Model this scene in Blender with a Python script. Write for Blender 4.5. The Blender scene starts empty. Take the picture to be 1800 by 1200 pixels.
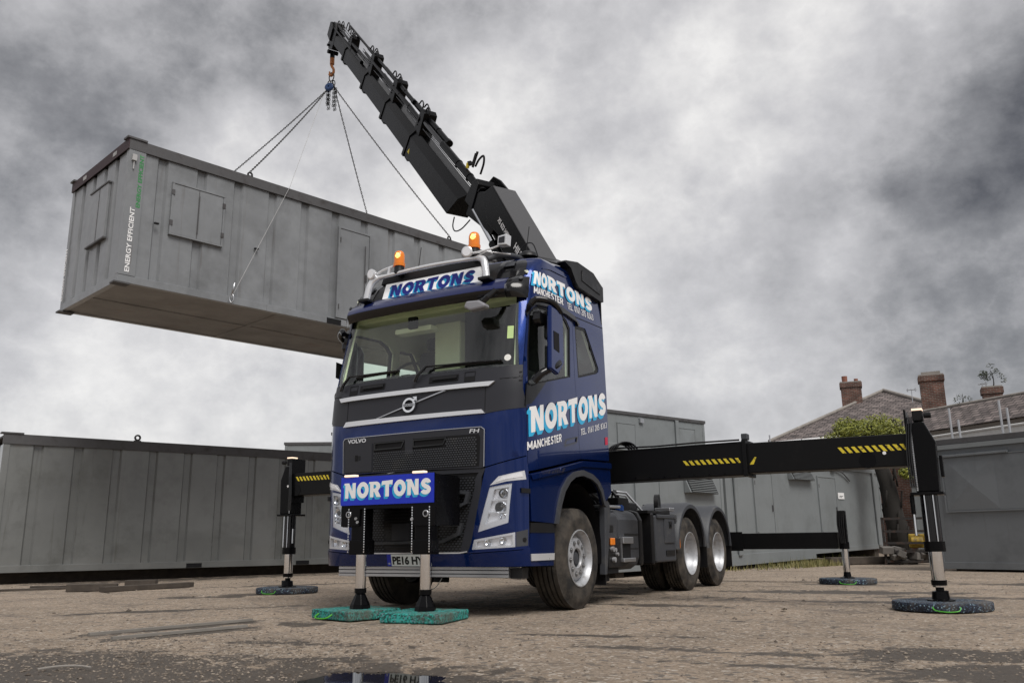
import bpy, bmesh, math, random
from mathutils import Vector, Matrix, noise
from mathutils.geometry import delaunay_2d_cdt
random.seed(7)
SC=bpy.context.scene; COL=SC.collection; PI=math.pi
# ---------------------------------------------------------------- camera
YAW,PITCH,ROLL=0.515363467,0.230905518,-0.0118543916
F_=Vector((-math.sin(YAW)*math.cos(PITCH),math.cos(YAW)*math.cos(PITCH),math.sin(PITCH)))
R_=F_.cross(Vector((0,0,1))).normalized(); U_=R_.cross(F_)
R2=math.cos(ROLL)*R_+math.sin(ROLL)*U_; U2=-math.sin(ROLL)*R_+math.cos(ROLL)*U_
cd=bpy.data.cameras.new('camera'); cam=bpy.data.objects.new('camera',cd); COL.objects.link(cam)
cd.sensor_width=36; cd.lens=1492.80204*36/1800; cd.clip_start=.05; cd.clip_end=2000
M=Matrix((R2,U2,-F_)).transposed().to_4x4(); M.translation=Vector((5.24361429,-7.17369038,0.709171225)); cam.matrix_world=M
SC.camera=cam
SC.view_settings.view_transform='Standard'; SC.view_settings.look='None'; SC.view_settings.gamma=1
SC.view_settings.exposure=0.60
# ---------------------------------------------------------------- sky (overcast) + soft sun
SUN_EL,SUN_AZ=math.radians(52),math.radians(125)   # azimuth clockwise from +Y
W=bpy.data.worlds.new('World'); SC.world=W; W.use_nodes=True
nt=W.node_tree; nt.nodes.clear()
def wn(t,**k):
    n=nt.nodes.new(t)
    for a,b in k.items(): setattr(n,a,b)
    return n
def wmath(op,a,b=None,c=None):
    n=wn('ShaderNodeMath',operation=op)
    for i,v in enumerate((a,b,c)):
        if v is None: continue
        if isinstance(v,(int,float)): n.inputs[i].default_value=v
        else: nt.links.new(v,n.inputs[i])
    return n.outputs[0]
tc=wn('ShaderNodeTexCoord'); sep=wn('ShaderNodeSeparateXYZ'); nt.links.new(tc.outputs['Generated'],sep.inputs[0])
zz=wmath('ADD',wmath('MAXIMUM',sep.outputs[2],0.0),.42)
cmb=wn('ShaderNodeCombineXYZ'); nt.links.new(sep.outputs[0],cmb.inputs[0]); nt.links.new(sep.outputs[1],cmb.inputs[1]); nt.links.new(wmath('MULTIPLY',sep.outputs[2],1.25),cmb.inputs[2])
def wnoise(scale,det,rough,dist,off):
    mp=wn('ShaderNodeMapping'); mp.inputs['Location'].default_value=off; nt.links.new(cmb.outputs[0],mp.inputs[0])
    n=wn('ShaderNodeTexNoise'); n.inputs['Scale'].default_value=scale; n.inputs['Detail'].default_value=det; n.inputs['Roughness'].default_value=rough; n.inputs['Distortion'].default_value=dist
    nt.links.new(mp.outputs[0],n.inputs['Vector']); return n.outputs[0]
n1=wnoise(2.6,12,.58,.0,(3.1,1.7,0)); n2=wnoise(8.0,10,.62,.0,(0.3,5.7,2)); n3=wnoise(4.6,10,.58,.0,(7.3,2.2,5))
val=wmath('MULTIPLY_ADD',n1,.92,-.005)
val=wmath('MULTIPLY_ADD',wmath('POWER',wmath('ABSOLUTE',wmath('MULTIPLY_ADD',n3,2.0,-1.0)),.7),-.20,wmath('ADD',val,.075))
val=wmath('ADD',val,wmath('MULTIPLY_ADD',n2,.46,-.23))
def vdir(px,py):
    return (F_+R2*((px-900)/1492.8)-U2*((py-600)/1492.8)).normalized()
# broad light and dark masses of this particular cloudy sky (directions in the world)
for px,py,wd,amt in ((-60,330,.13,-.04),(150,60,.13,-.02),(620,90,.2,-.09),(1815,190,.09,-.24),(1740,10,.14,-.20),(60,20,.12,.03),(1640,570,.10,-.12),(1400,610,.1,-.06),(1200,600,.10,-.04),
                     (430,270,.045,.22),(300,690,.2,.14),(820,330,.14,.13),(1330,330,.17,.10),(1250,60,.15,.08),(1500,640,.10,.06),(1080,120,.12,.02),(1330,130,.03,-.10)):
    D=vdir(px,py)
    dp=wn('ShaderNodeVectorMath',operation='DISTANCE'); nrm=wn('ShaderNodeVectorMath',operation='NORMALIZE'); nt.links.new(tc.outputs['Generated'],nrm.inputs[0])
    nt.links.new(nrm.outputs[0],dp.inputs[0]); dp.inputs[1].default_value=D
    q=wmath('DIVIDE',dp.outputs['Value'],wd); g=wmath('POWER',2.718,wmath('MULTIPLY',wmath('MULTIPLY',q,q),-.5))
    val=wmath('MULTIPLY_ADD',g,amt,val)
rmp=wn('ShaderNodeValToRGB'); nt.links.new(val,rmp.inputs[0])
cr=rmp.color_ramp
for p_,c_ in ((0.0,(.028,.028,.031)),(.15,(.072,.072,.078)),(.30,(.175,.175,.182)),(.42,(.30,.297,.305)),(.55,(.405,.40,.408)),(.75,(.60,.59,.58))):
    if p_ in(0.0,): e=cr.elements[0]; e.position=0
    elif p_==.75: e=cr.elements[-1]; e.position=.75
    else: e=cr.elements.new(p_)
    e.color=(*c_,1)
sky=wn('ShaderNodeTexSky'); sky.sky_type='NISHITA'; sky.sun_disc=False; sky.sun_elevation=SUN_EL; sky.sun_rotation=SUN_AZ
bg1=wn('ShaderNodeBackground'); bg1.inputs[1].default_value=.08; nt.links.new(sky.outputs[0],bg1.inputs[0])
bg2=wn('ShaderNodeBackground'); bg2.inputs[1].default_value=1.0; nt.links.new(rmp.outputs[0],bg2.inputs[0])
mx=wn('ShaderNodeMixShader'); mx.inputs[0].default_value=.94; nt.links.new(bg1.outputs[0],mx.inputs[1]); nt.links.new(bg2.outputs[0],mx.inputs[2])
out=wn('ShaderNodeOutputWorld'); nt.links.new(mx.outputs[0],out.inputs[0])
sd=bpy.data.lights.new('sun','SUN'); sd.energy=2.0; sd.angle=math.radians(32); sd.color=(1,.965,.92)
so=bpy.data.objects.new('sun',sd); COL.objects.link(so)
sv=Vector((math.sin(SUN_AZ)*math.cos(SUN_EL),math.cos(SUN_AZ)*math.cos(SUN_EL),math.sin(SUN_EL)))
so.rotation_euler=sv.to_track_quat('Z','Y').to_euler(); so.location=sv*60
# ---------------------------------------------------------------- materials
MATS={}
def mat(name,col=(.5,.5,.5),rough=.5,metal=0,coat=0,spec=None,var=0,vscale=3,bump=0,bscale=40,rvar=0,emit=None,es=1,streak=None,sth=(.55,.75),dirt=None,dscale=2,dth=(.5,.7)):
    m=bpy.data.materials.new(name); m.use_nodes=True; t=m.node_tree; b=t.nodes['Principled BSDF']
    b.inputs['Base Color'].default_value=(*col,1); b.inputs['Roughness'].default_value=rough; b.inputs['Metallic'].default_value=metal
    if spec is not None: b.inputs['Specular IOR Level'].default_value=spec
    if coat: b.inputs['Coat Weight'].default_value=coat; b.inputs['Coat Roughness'].default_value=.04
    tcn=t.nodes.new('ShaderNodeTexCoord')
    def nz(s,d=5,r=.6):
        n=t.nodes.new('ShaderNodeTexNoise'); n.inputs['Scale'].default_value=s; n.inputs['Detail'].default_value=d; n.inputs['Roughness'].default_value=r
        t.links.new(tcn.outputs['Object'],n.inputs['Vector']); return n
    last=None
    if var:
        n=nz(vscale); mr=t.nodes.new('ShaderNodeMapRange'); mr.inputs[1].default_value=.3; mr.inputs[2].default_value=.7; mr.inputs[3].default_value=1-var; mr.inputs[4].default_value=1+var
        t.links.new(n.outputs[0],mr.inputs[0]); vm=t.nodes.new('ShaderNodeVectorMath'); vm.operation='SCALE'; vm.inputs[0].default_value=col
        t.links.new(mr.outputs[0],vm.inputs['Scale']); last=vm.outputs[0]
    if dirt:
        n=nz(dscale,8,.65); rr=t.nodes.new('ShaderNodeMapRange'); rr.inputs[1].default_value=dth[0]; rr.inputs[2].default_value=dth[1]
        t.links.new(n.outputs[0],rr.inputs[0]); mxn=t.nodes.new('ShaderNodeMix'); mxn.data_type='RGBA'
        t.links.new(rr.outputs[0],mxn.inputs[0]); mxn.inputs[7].default_value=(*dirt,1)
        if last: t.links.new(last,mxn.inputs[6])
        else: mxn.inputs[6].default_value=(*col,1)
        last=mxn.outputs[2]
    if streak:
        mp=t.nodes.new('ShaderNodeMapping'); mp.inputs['Scale'].default_value=(5,5,.32); t.links.new(tcn.outputs['Object'],mp.inputs[0])
        n=t.nodes.new('ShaderNodeTexNoise'); n.inputs['Scale'].default_value=1.6; n.inputs['Detail'].default_value=8; n.inputs['Roughness'].default_value=.65; t.links.new(mp.outputs[0],n.inputs['Vector'])
        rr=t.nodes.new('ShaderNodeMapRange'); rr.inputs[1].default_value=sth[0]; rr.inputs[2].default_value=sth[1]; rr.inputs[4].default_value=.8
        t.links.new(n.outputs[0],rr.inputs[0]); mxn=t.nodes.new('ShaderNodeMix'); mxn.data_type='RGBA'; t.links.new(rr.outputs[0],mxn.inputs[0]); mxn.inputs[7].default_value=(*streak,1)
        if last: t.links.new(last,mxn.inputs[6])
        else: mxn.inputs[6].default_value=(*col,1)
        last=mxn.outputs[2]
    if last: t.links.new(last,b.inputs['Base Color'])
    if rvar:
        n=nz(7,6); mr=t.nodes.new('ShaderNodeMapRange'); mr.inputs[3].default_value=max(0,rough-rvar); mr.inputs[4].default_value=rough+rvar
        t.links.new(n.outputs[0],mr.inputs[0]); t.links.new(mr.outputs[0],b.inputs['Roughness'])
    if bump:
        n=nz(bscale,4); bp=t.nodes.new('ShaderNodeBump'); bp.inputs['Strength'].default_value=bump; bp.inputs['Distance'].default_value=.01
        t.links.new(n.outputs[0],bp.inputs['Height']); t.links.new(bp.outputs[0],b.inputs['Normal'])
    if emit: b.inputs['Emission Color'].default_value=(*emit,1); b.inputs['Emission Strength'].default_value=es
    MATS[name]=m; return m
def glassmat(name,tint,refl=1.0,rough=.02):
    m=bpy.data.materials.new(name); m.use_nodes=True; t=m.node_tree; t.nodes.clear()
    o=t.nodes.new('ShaderNodeOutputMaterial'); tr=t.nodes.new('ShaderNodeBsdfTransparent'); tr.inputs[0].default_value=(*tint,1)
    g=t.nodes.new('ShaderNodeBsdfGlossy'); g.inputs['Roughness'].default_value=rough; g.inputs[0].default_value=(refl,refl,refl,1)
    ge=t.nodes.new('ShaderNodeNewGeometry'); dt=t.nodes.new('ShaderNodeVectorMath'); dt.operation='DOT_PRODUCT'; t.links.new(ge.outputs['Normal'],dt.inputs[0]); t.links.new(ge.outputs['Incoming'],dt.inputs[1])
    def mm(op,a,b=None):
        n=t.nodes.new('ShaderNodeMath'); n.operation=op
        for i,v in enumerate((a,b)):
            if v is None: continue
            if isinstance(v,(int,float)): n.inputs[i].default_value=v
            else: t.links.new(v,n.inputs[i])
        return n.outputs[0]
    fr=mm('ADD',mm('MULTIPLY',mm('POWER',mm('SUBTRACT',1.0,mm('ABSOLUTE',dt.outputs['Value'])),5.0),.93),.085); mxx=t.nodes.new('ShaderNodeMixShader')
    t.links.new(fr,mxx.inputs[0]); t.links.new(tr.outputs[0],mxx.inputs[1]); t.links.new(g.outputs[0],mxx.inputs[2]); t.links.new(mxx.outputs[0],o.inputs[0])
    MATS[name]=m; return m
m_blue=mat('truck_blue_paint',(.0012,.0160,.108),.22,.60,.6,spec=.2,var=.06,vscale=1.5,rvar=.05)
m_visor=mat('visor_blue',(.008,.015,.09),.28,.4,.5)
m_grey=mat('mask_grey_plastic',(.026,.027,.033),.42,0,0,spec=.3,bump=.05,bscale=300,rvar=.06)
m_blk=mat('black_plastic',(.006,.006,.007),.45,spec=.35,rvar=.1,dirt=(.022,.02,.017),dscale=4,dth=(.55,.9))
m_gloss=mat('gloss_black',(.006,.006,.007),.16,0,.2,spec=.35)
m_crane=mat('crane_black_paint',(.003,.003,.0036),.28,0,0,spec=.12,rvar=.08,dirt=(.014,.013,.012),dscale=3,dth=(.62,.9))
m_beam=mat('beam_black_paint',(.003,.003,.0035),.42,0,0,spec=.2,rvar=.1,bump=.03,bscale=20,dirt=(.012,.011,.010),dscale=2.5,dth=(.6,.95))
m_chrome=mat('chrome',(.75,.76,.78),.06,1,rvar=.04)
m_silver=mat('satin_silver',(.72,.73,.75),.3,.55,rvar=.08)
m_rim=mat('wheel_silver',(.40,.41,.43),.45,.45,var=.12,vscale=14,dirt=(.16,.14,.12),dscale=9,dth=(.5,.8))
m_alu=mat('aluminium',(.5,.51,.53),.35,.9,rvar=.1)
m_tyre=mat('tyre_rubber',(.017,.016,.0155),.8,spec=.3,bump=.4,bscale=60,dirt=(.085,.073,.060),dscale=5,dth=(.38,.68))
m_nut=mat('nut_steel',(.4,.4,.4),.35,.8)
m_mud=mat('grey_mudguard',(.038,.041,.048),.55,bump=.1,bscale=200,rvar=.08,dirt=(.10,.095,.085),dscale=5,dth=(.55,.85))
m_white=mat('white_lettering',(.82,.82,.82),.4)
m_cyan=mat('cyan_lettering',(.03,.42,.72),.4)
m_royal=mat('royal_blue_board',(.002,.022,.46),.35,rvar=.05)
m_navy=mat('navy_lettering',(.006,.014,.22),.4)
m_signw=mat('white_sign_panel',(.86,.87,.88),.4,emit=(1,1,1),es=.14)
m_glass=glassmat('clear_tinted_glass',(.80,.90,.84)); m_wglass=glassmat('windscreen_glass',(.92,1.0,.90))
m_lens=glassmat('lamp_lens_glass',(.95,.97,1))
m_refl=mat('lamp_reflector',(.90,.90,.92),.25,.45,bump=.2,bscale=25)
m_amber=mat('amber_lens',(.62,.16,.005),.2,0,.5,emit=(1,.28,.01),es=.10)
m_glow=mat('lamp_glow',(1,.6,.15),.4,emit=(1,.55,.12),es=1.6)
m_warm=mat('warm_lamp',(1,.8,.65),.4,emit=(1,.72,.5),es=.5)
m_cream=mat('cream_trim',(.84,.88,.70),.8,var=.06)
m_dark=mat('dark_trim',(.010,.010,.011),.7,spec=.2,var=.15)
m_yel=mat('yellow_marking',(.66,.52,.03),.55,dirt=(.10,.08,.02),dscale=30,dth=(.55,.66))
m_platew=mat('number_plate_white',(.85,.86,.84),.35)
m_text=mat('plate_black',(.01,.01,.01),.5)
m_cab=mat('cabin_grey_paint',(.205,.214,.224),.33,0,.2,streak=(.10,.085,.075),sth=(.60,.84),var=.12,vscale=1.2,dirt=(.13,.135,.14),dscale=1.1,dth=(.45,.75),rvar=.10,bump=.35,bscale=2.4)
m_cabD=mat('cabin_dark_grey_rail',(.070,.069,.072),.6,var=.15,dirt=(.035,.03,.03),dscale=3)
m_cabB=mat('cabin_plain_grey',(.185,.200,.206),.45,streak=(.09,.08,.07),sth=(.62,.85),var=.08,vscale=.8,dirt=(.13,.14,.14),dscale=1.3,dth=(.5,.85),rvar=.08,bump=.15,bscale=1.8)
m_cabR=mat('cabin_slate_grey',(.145,.157,.168),.45,streak=(.07,.065,.06),sth=(.62,.85),var=.07,vscale=.8,dirt=(.08,.088,.095),dscale=1.3,dth=(.5,.85),bump=.12,bscale=1.8)
m_under=mat('cabin_underside',(.26,.255,.25),.85,var=.2,vscale=1.2,dirt=(.22,.17,.15),dscale=1.6,dth=(.56,.8),bump=.2,bscale=8)
m_maroon=mat('maroon_rail',(.028,.009,.012),.6)
m_green=mat('green_text',(.03,.22,.06),.5)
m_chain=mat('chain_steel',(.05,.048,.046),.45,.8)
m_orange=mat('orange_hook_paint',(.36,.12,.02),.5,dirt=(.06,.03,.02),dscale=25)
m_rope=mat('white_rope',(.38,.38,.38),.7)
m_bluem=mat('blue_link',(.02,.05,.14),.4,.2)
def speckle(name,base,spk,scale,th):
    m=mat(name,base,.85,bump=.5,bscale=80); t=m.node_tree; b=t.nodes['Principled BSDF']
    tcn=t.nodes.new('ShaderNodeTexCoord'); v=t.nodes.new('ShaderNodeTexVoronoi'); v.inputs['Scale'].default_value=scale
    t.links.new(tcn.outputs['Object'],v.inputs['Vector']); s=t.nodes.new('ShaderNodeSeparateColor'); t.links.new(v.outputs['Color'],s.inputs[0])
    r=t.nodes.new('ShaderNodeValToRGB'); r.color_ramp.interpolation='CONSTANT'; r.color_ramp.elements[0].color=(*base,1); r.color_ramp.elements[1].position=th[0]; r.color_ramp.elements[1].color=(*spk[0],1)
    for i,c in enumerate(spk[1:]): e=r.color_ramp.elements.new(th[i+1]); e.color=(*c,1)
    t.links.new(s.outputs[0],r.inputs[0])
    n=t.nodes.new('ShaderNodeTexNoise'); n.inputs['Scale'].default_value=4; n.inputs['Detail'].default_value=8; n.inputs['Roughness'].default_value=.7; t.links.new(tcn.outputs['Object'],n.inputs['Vector'])
    mr=t.nodes.new('ShaderNodeMapRange'); mr.inputs[1].default_value=.50; mr.inputs[2].default_value=.66; mr.inputs[4].default_value=.75; t.links.new(n.outputs[0],mr.inputs[0])
    mx_=t.nodes.new('ShaderNodeMix'); mx_.data_type='RGBA'; t.links.new(mr.outputs[0],mx_.inputs[0]); t.links.new(r.outputs[0],mx_.inputs[6]); mx_.inputs[7].default_value=(.10,.085,.068,1); t.links.new(mx_.outputs[2],b.inputs['Base Color']); return m
m_padg=speckle('green_rubber_crumb',(.008,.06,.055),((.01,.19,.155),(.03,.30,.27),(.10,.20,.22)),75,(.30,.62,.88))
m_padb=speckle('blue_rubber_crumb',(.010,.013,.020),((.03,.045,.08),(.20,.30,.36)),95,(.6,.92))
m_lime=mat('lime_rope',(.07,.36,.03),.5)
m_wood=mat('weathered_timber',(.055,.044,.035),.9,var=.3,vscale=6,bump=.6,bscale=30)
m_bark=mat('dark_bark',(.011,.009,.007),.9,bump=.8,bscale=12)
m_rust=mat('rusty_black_steel',(.02,.017,.016),.7,dirt=(.07,.035,.02),dscale=6)
m_yellowm=mat('yellow_machine_paint',(.42,.28,.03),.5,dirt=(.05,.04,.03),dscale=4)
def leafmat(name,a,b_):
    m=bpy.data.materials.new(name); m.use_nodes=True; t=m.node_tree; b=t.nodes['Principled BSDF']; b.inputs['Roughness'].default_value=.55
    g=t.nodes.new('ShaderNodeNewGeometry'); mxn=t.nodes.new('ShaderNodeMix'); mxn.data_type='RGBA'
    t.links.new(g.outputs['Random Per Island'],mxn.inputs[0]); mxn.inputs[6].default_value=(*a,1); mxn.inputs[7].default_value=(*b_,1)
    t.links.new(mxn.outputs[2],b.inputs['Base Color']); return m
m_leaf=leafmat('spring_leaves',(.075,.095,.010),(.26,.27,.03)); m_leafd=leafmat('dark_leaves',(.015,.022,.010),(.05,.06,.03))
m_grass=leafmat('dry_grass',(.10,.11,.03),(.26,.22,.09))
def brickmat(name,c1,c2,mortar,bw,bh,ms=.012,rough=.9,axis='XZ',bump=.6):
    m=bpy.data.materials.new(name); m.use_nodes=True; t=m.node_tree; b=t.nodes['Principled BSDF']; b.inputs['Roughness'].default_value=rough
    uv=t.nodes.new('ShaderNodeUVMap'); br=t.nodes.new('ShaderNodeTexBrick'); t.links.new(uv.outputs[0],br.inputs['Vector'])
    br.inputs['Scale'].default_value=1; br.inputs['Brick Width'].default_value=bw; br.inputs['Row Height'].default_value=bh; br.inputs['Mortar Size'].default_value=ms
    br.inputs['Color1'].default_value=(*c1,1); br.inputs['Color2'].default_value=(*c2,1); br.inputs['Mortar'].default_value=(*mortar,1)
    n=t.nodes.new('ShaderNodeTexNoise'); n.inputs['Scale'].default_value=2.5; n.inputs['Detail'].default_value=6; t.links.new(uv.outputs[0],n.inputs['Vector'])
    mr=t.nodes.new('ShaderNodeMapRange'); mr.inputs[1].default_value=.3; mr.inputs[2].default_value=.7; mr.inputs[3].default_value=.55; mr.inputs[4].default_value=1.35; t.links.new(n.outputs[0],mr.inputs[0])
    vm=t.nodes.new('ShaderNodeVectorMath'); vm.operation='SCALE'; t.links.new(br.outputs['Color'],vm.inputs[0]); t.links.new(mr.outputs[0],vm.inputs['Scale']); t.links.new(vm.outputs[0],b.inputs['Base Color'])
    bp=t.nodes.new('ShaderNodeBump'); bp.inputs['Strength'].default_value=bump; bp.inputs['Distance'].default_value=.02; bp.invert=True; t.links.new(br.outputs['Fac'],bp.inputs['Height']); t.links.new(bp.outputs[0],b.inputs['Normal'])
    return m
m_brick=brickmat('red_brown_brick',(.14,.055,.038),(.085,.038,.028),(.16,.14,.12),.23,.078)
m_slate=brickmat('old_roof_slates',(.20,.165,.155),(.085,.07,.067),(.018,.016,.016),.42,.24,ms=.022)
m_render=mat('white_render',(.55,.55,.54),.8,var=.1)
m_ridge=mat('ridge_tiles',(.24,.22,.20),.9,var=.2)

# ---------------------------------------------------------------- helpers
def link(name,me,m,parent=None,bevel=0,smooth=False,label=None):
    o=bpy.data.objects.new(name,me); COL.objects.link(o)
    if m is not None and not len(me.materials): me.materials.append(m)
    if parent is not None: o.parent=parent
    if smooth: me.polygons.foreach_set('use_smooth',[True]*len(me.polygons))
    if bevel:
        md=o.modifiers.new('bevel','BEVEL'); md.width=bevel; md.segments=2; md.limit_method='ANGLE'; md.angle_limit=math.radians(40); md.harden_normals=False
    if label: o['label']=label
    return o
def thing(name,label,cat,loc=(0,0,0),rz=0,group=None):
    o=bpy.data.objects.new(name,None); COL.objects.link(o); o.location=loc; o.rotation_euler=(0,0,rz); o.empty_display_size=.3
    o['label']=label; o['category']=cat
    if group: o['group']=group
    return o
def tag(o,label,cat,group=None):
    o['label']=label; o['category']=cat
    if group: o['group']=group
    return o
class MB:
    def __init__(s): s.v=[]; s.f=[]; s.uv={}
    def add(s,vs,fs):
        n=len(s.v); s.v+=[tuple(v) for v in vs]; s.f+=[tuple(i+n for i in f) for f in fs]; return s
    def box(s,a,b,mtx=None):
        x0,y0,z0=a; x1,y1,z1=b
        vs=[(x0,y0,z0),(x1,y0,z0),(x1,y1,z0),(x0,y1,z0),(x0,y0,z1),(x1,y0,z1),(x1,y1,z1),(x0,y1,z1)]
        if mtx is not None: vs=[mtx@Vector(v) for v in vs]
        return s.add(vs,[(0,3,2,1),(4,5,6,7),(0,1,5,4),(1,2,6,5),(2,3,7,6),(3,0,4,7)])
    def prism(s,poly,fn,d0,d1):
        """polygon (list of 2D) extruded; fn(a,b,d)->3D"""
        n=len(poly); vs=[fn(a,b,d0) for a,b in poly]+[fn(a,b,d1) for a,b in poly]
        return s.add(vs,[tuple(range(n))[::-1],tuple(range(n,2*n))]+[(i,(i+1)%n,n+(i+1)%n,n+i) for i in range(n)])
    def cyl(s,p0,p1,r0,r1=None,n=16,cap=True):
        p0=Vector(p0); p1=Vector(p1); r1=r0 if r1 is None else r1; d=(p1-p0).normalized()
        a=d.orthogonal().normalized(); b=d.cross(a); vs=[]
        for p,r in((p0,r0),(p1,r1)):
            for i in range(n): t=2*PI*i/n; vs.append(p+a*math.cos(t)*r+b*math.sin(t)*r)
        fs=[(i,(i+1)%n,n+(i+1)%n,n+i) for i in range(n)]
        if cap: fs+=[tuple(range(n))[::-1],tuple(range(n,2*n))]
        return s.add(vs,fs)
    def tube(s,pts,r,n=8,closed=False):
        pts=[Vector(p) for p in pts]; m=len(pts); vs=[]; prev=None
        for i,p in enumerate(pts):
            if closed: d=(pts[(i+1)%m]-pts[i-1]).normalized()
            else: d=(pts[min(i+1,m-1)]-pts[max(i-1,0)]).normalized()
            if prev is None: a=d.orthogonal().normalized()
            else:
                a=prev-d*prev.dot(d)
                a=a.normalized() if a.length>1e-6 else d.orthogonal().normalized()
            prev=a; b=d.cross(a); rr=r[i] if isinstance(r,(list,tuple)) else r
            for k in range(n): t=2*PI*k/n; vs.append(p+a*math.cos(t)*rr+b*math.sin(t)*rr)
        fs=[]
        for i in range(m if closed else m-1):
            j=(i+1)%m
            for k in range(n): fs.append((i*n+k,i*n+(k+1)%n,j*n+(k+1)%n,j*n+k))
        if not closed: fs+=[tuple(range(n))[::-1],tuple(range((m-1)*n,m*n))]
        return s.add(vs,fs)
    def lathe(s,prof,c,axis,n=48,up=None,cap=False):
        """prof list of (along,r) around axis through c"""
        c=Vector(c); d=Vector(axis).normalized(); a=Vector(up) if up else d.orthogonal().normalized(); b=d.cross(a); m=len(prof); vs=[]
        for i in range(n):
            t=2*PI*i/n
            for h,r in prof: vs.append(c+d*h+(a*math.cos(t)+b*math.sin(t))*r)
        fs=[]
        for i in range(n):
            j=(i+1)%n
            for k in range(m-1): fs.append((i*m+k,i*m+k+1,j*m+k+1,j*m+k))
        return s.add(vs,fs)
    def build(s,name,m,parent=None,bevel=0,smooth=False,label=None,auto=None):
        me=bpy.data.meshes.new(name); me.from_pydata(s.v,[],s.f); me.validate()
        bm=bmesh.new(); bm.from_mesh(me); bmesh.ops.recalc_face_normals(bm,faces=bm.faces)
        if auto:
            for f in bm.faces: f.smooth=True
            for e in bm.edges:
                if len(e.link_faces)==2 and e.calc_face_angle(0)>math.radians(auto): e.smooth=False
        bm.to_mesh(me); bm.free()
        return link(name,me,m,parent,bevel,smooth,label)
def pip(p,poly):
    x,y=p; c=False; n=len(poly); j=n-1
    for i in range(n):
        xi,yi=poly[i]; xj,yj=poly[j]
        if (yi>y)!=(yj>y) and x<(xj-xi)*(y-yi)/(yj-yi)+xi: c=not c
        j=i
    return c
def resample(poly,sp):
    o=[]; n=len(poly)
    for i in range(n):
        a=poly[i]; b=poly[(i+1)%n]; L=math.hypot(b[0]-a[0],b[1]-a[1]); k=max(1,int(math.ceil(L/sp)))
        for j in range(k): o.append((a[0]+(b[0]-a[0])*j/k,a[1]+(b[1]-a[1])*j/k))
    return o
def patch_mesh(outer,holes,fn,off,thick,sp,mb=None):
    """flat 2-D region -> surface fn(u,v)->(pos,normal), given thickness"""
    mb=mb or MB(); loops=[resample(outer,sp)]+[resample(h,sp) for h in holes]
    vs=[]; es=[]
    for l in loops:
        n0=len(vs); vs+=[Vector(p) for p in l]; es+=[(n0+i,n0+(i+1)%len(l)) for i in range(len(l))]
    us=[p[0] for p in loops[0]]; zs=[p[1] for p in loops[0]]
    nu=int((max(us)-min(us))/sp); nz_=int((max(zs)-min(zs))/sp)
    for i in range(1,nu+1):
        for j in range(1,nz_+1):
            p=(min(us)+i*sp+.0007*j,min(zs)+j*sp+.0011*i)
            if pip(p,loops[0]) and not any(pip(p,h) for h in loops[1:]):
                ok=True
                for l in loops:
                    for q in l:
                        if abs(q[0]-p[0])<sp*.35 and abs(q[1]-p[1])<sp*.35: ok=False; break
                    if not ok: break
                if ok: vs.append(Vector(p))
    r=delaunay_2d_cdt(vs,es,[],0,1e-5)
    V=r[0]; T=[]
    for f in r[2]:
        c=(sum(V[i][0] for i in f)/len(f),sum(V[i][1] for i in f)/len(f))
        if pip(c,loops[0]) and not any(pip(c,h) for h in loops[1:]): T.append(tuple(f))
    P=[fn(v[0],v[1]) for v in V]; n=len(V)
    top=[p+nn*off for p,nn in P]
    if not thick: return mb.add(top,T)
    bot=[p+nn*(off-thick) for p,nn in P]
    cnt={}
    for f in T:
        for i in range(len(f)):
            a,b=f[i],f[(i+1)%len(f)]; cnt[(a,b)]=1
    fs=list(T)+[tuple(n+i for i in f[::-1]) for f in T]
    for (a,b) in cnt:
        if (b,a) not in cnt: fs.append((b,a,a+n,b+n))
    return mb.add(top+bot,fs)
# ---- lettering ---------------------------------------------------------------
def arc(cx,cy,rx,ry,a0,a1,n=12): return [(cx+rx*math.cos(math.radians(a0+(a1-a0)*i/n)),cy+ry*math.sin(math.radians(a0+(a1-a0)*i/n))) for i in range(n+1)]
def stroke(path,w):
    L=[];Rr=[]
    for i,p in enumerate(path):
        a=path[max(0,i-1)]; b=path[min(len(path)-1,i+1)]; dx,dy=b[0]-a[0],b[1]-a[1]; l=math.hypot(dx,dy); nx,ny=-dy/l,dx/l
        L.append((p[0]+nx*w/2,p[1]+ny*w/2)); Rr.append((p[0]-nx*w/2,p[1]-ny*w/2))
    return L+Rr[::-1]
GL={'N':(.82,[(0,0),(.25,0),(.25,.56),(.52,0),(.80,0),(.80,1),(.55,1),(.55,.46),(.29,1),(-.08,1),(-.08,.88),(0,.86)],[]),
 'O':(.88,arc(.43,.5,.44,.53,0,357,32),[arc(.43,.5,.165,.24,0,355,24)]),
 'R':(.82,[(0,0),(.26,0),(.26,.34),(.31,.34),(.50,0),(.82,0),(.60,.40)]+arc(.44,.70,.32,.30,-35,90,10)+[(-.08,1),(-.08,.88),(0,.86)],[[(.26,.56),(.37,.56),(.44,.61),(.46,.68),(.44,.75),(.37,.80),(.26,.80)]]),
 'T':(.74,[(.22,0),(.49,0),(.49,.77),(.64,.77),(.73,.72),(.76,1.04),(-.04,1),(-.06,.70),(.03,.76),(.22,.77)],[]),
 'S':(.76,stroke(arc(.40,.70,.21,.175,5,270,14)[:-1]+arc(.37,.30,.235,.175,85,-165,14),.27),[])}
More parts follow.
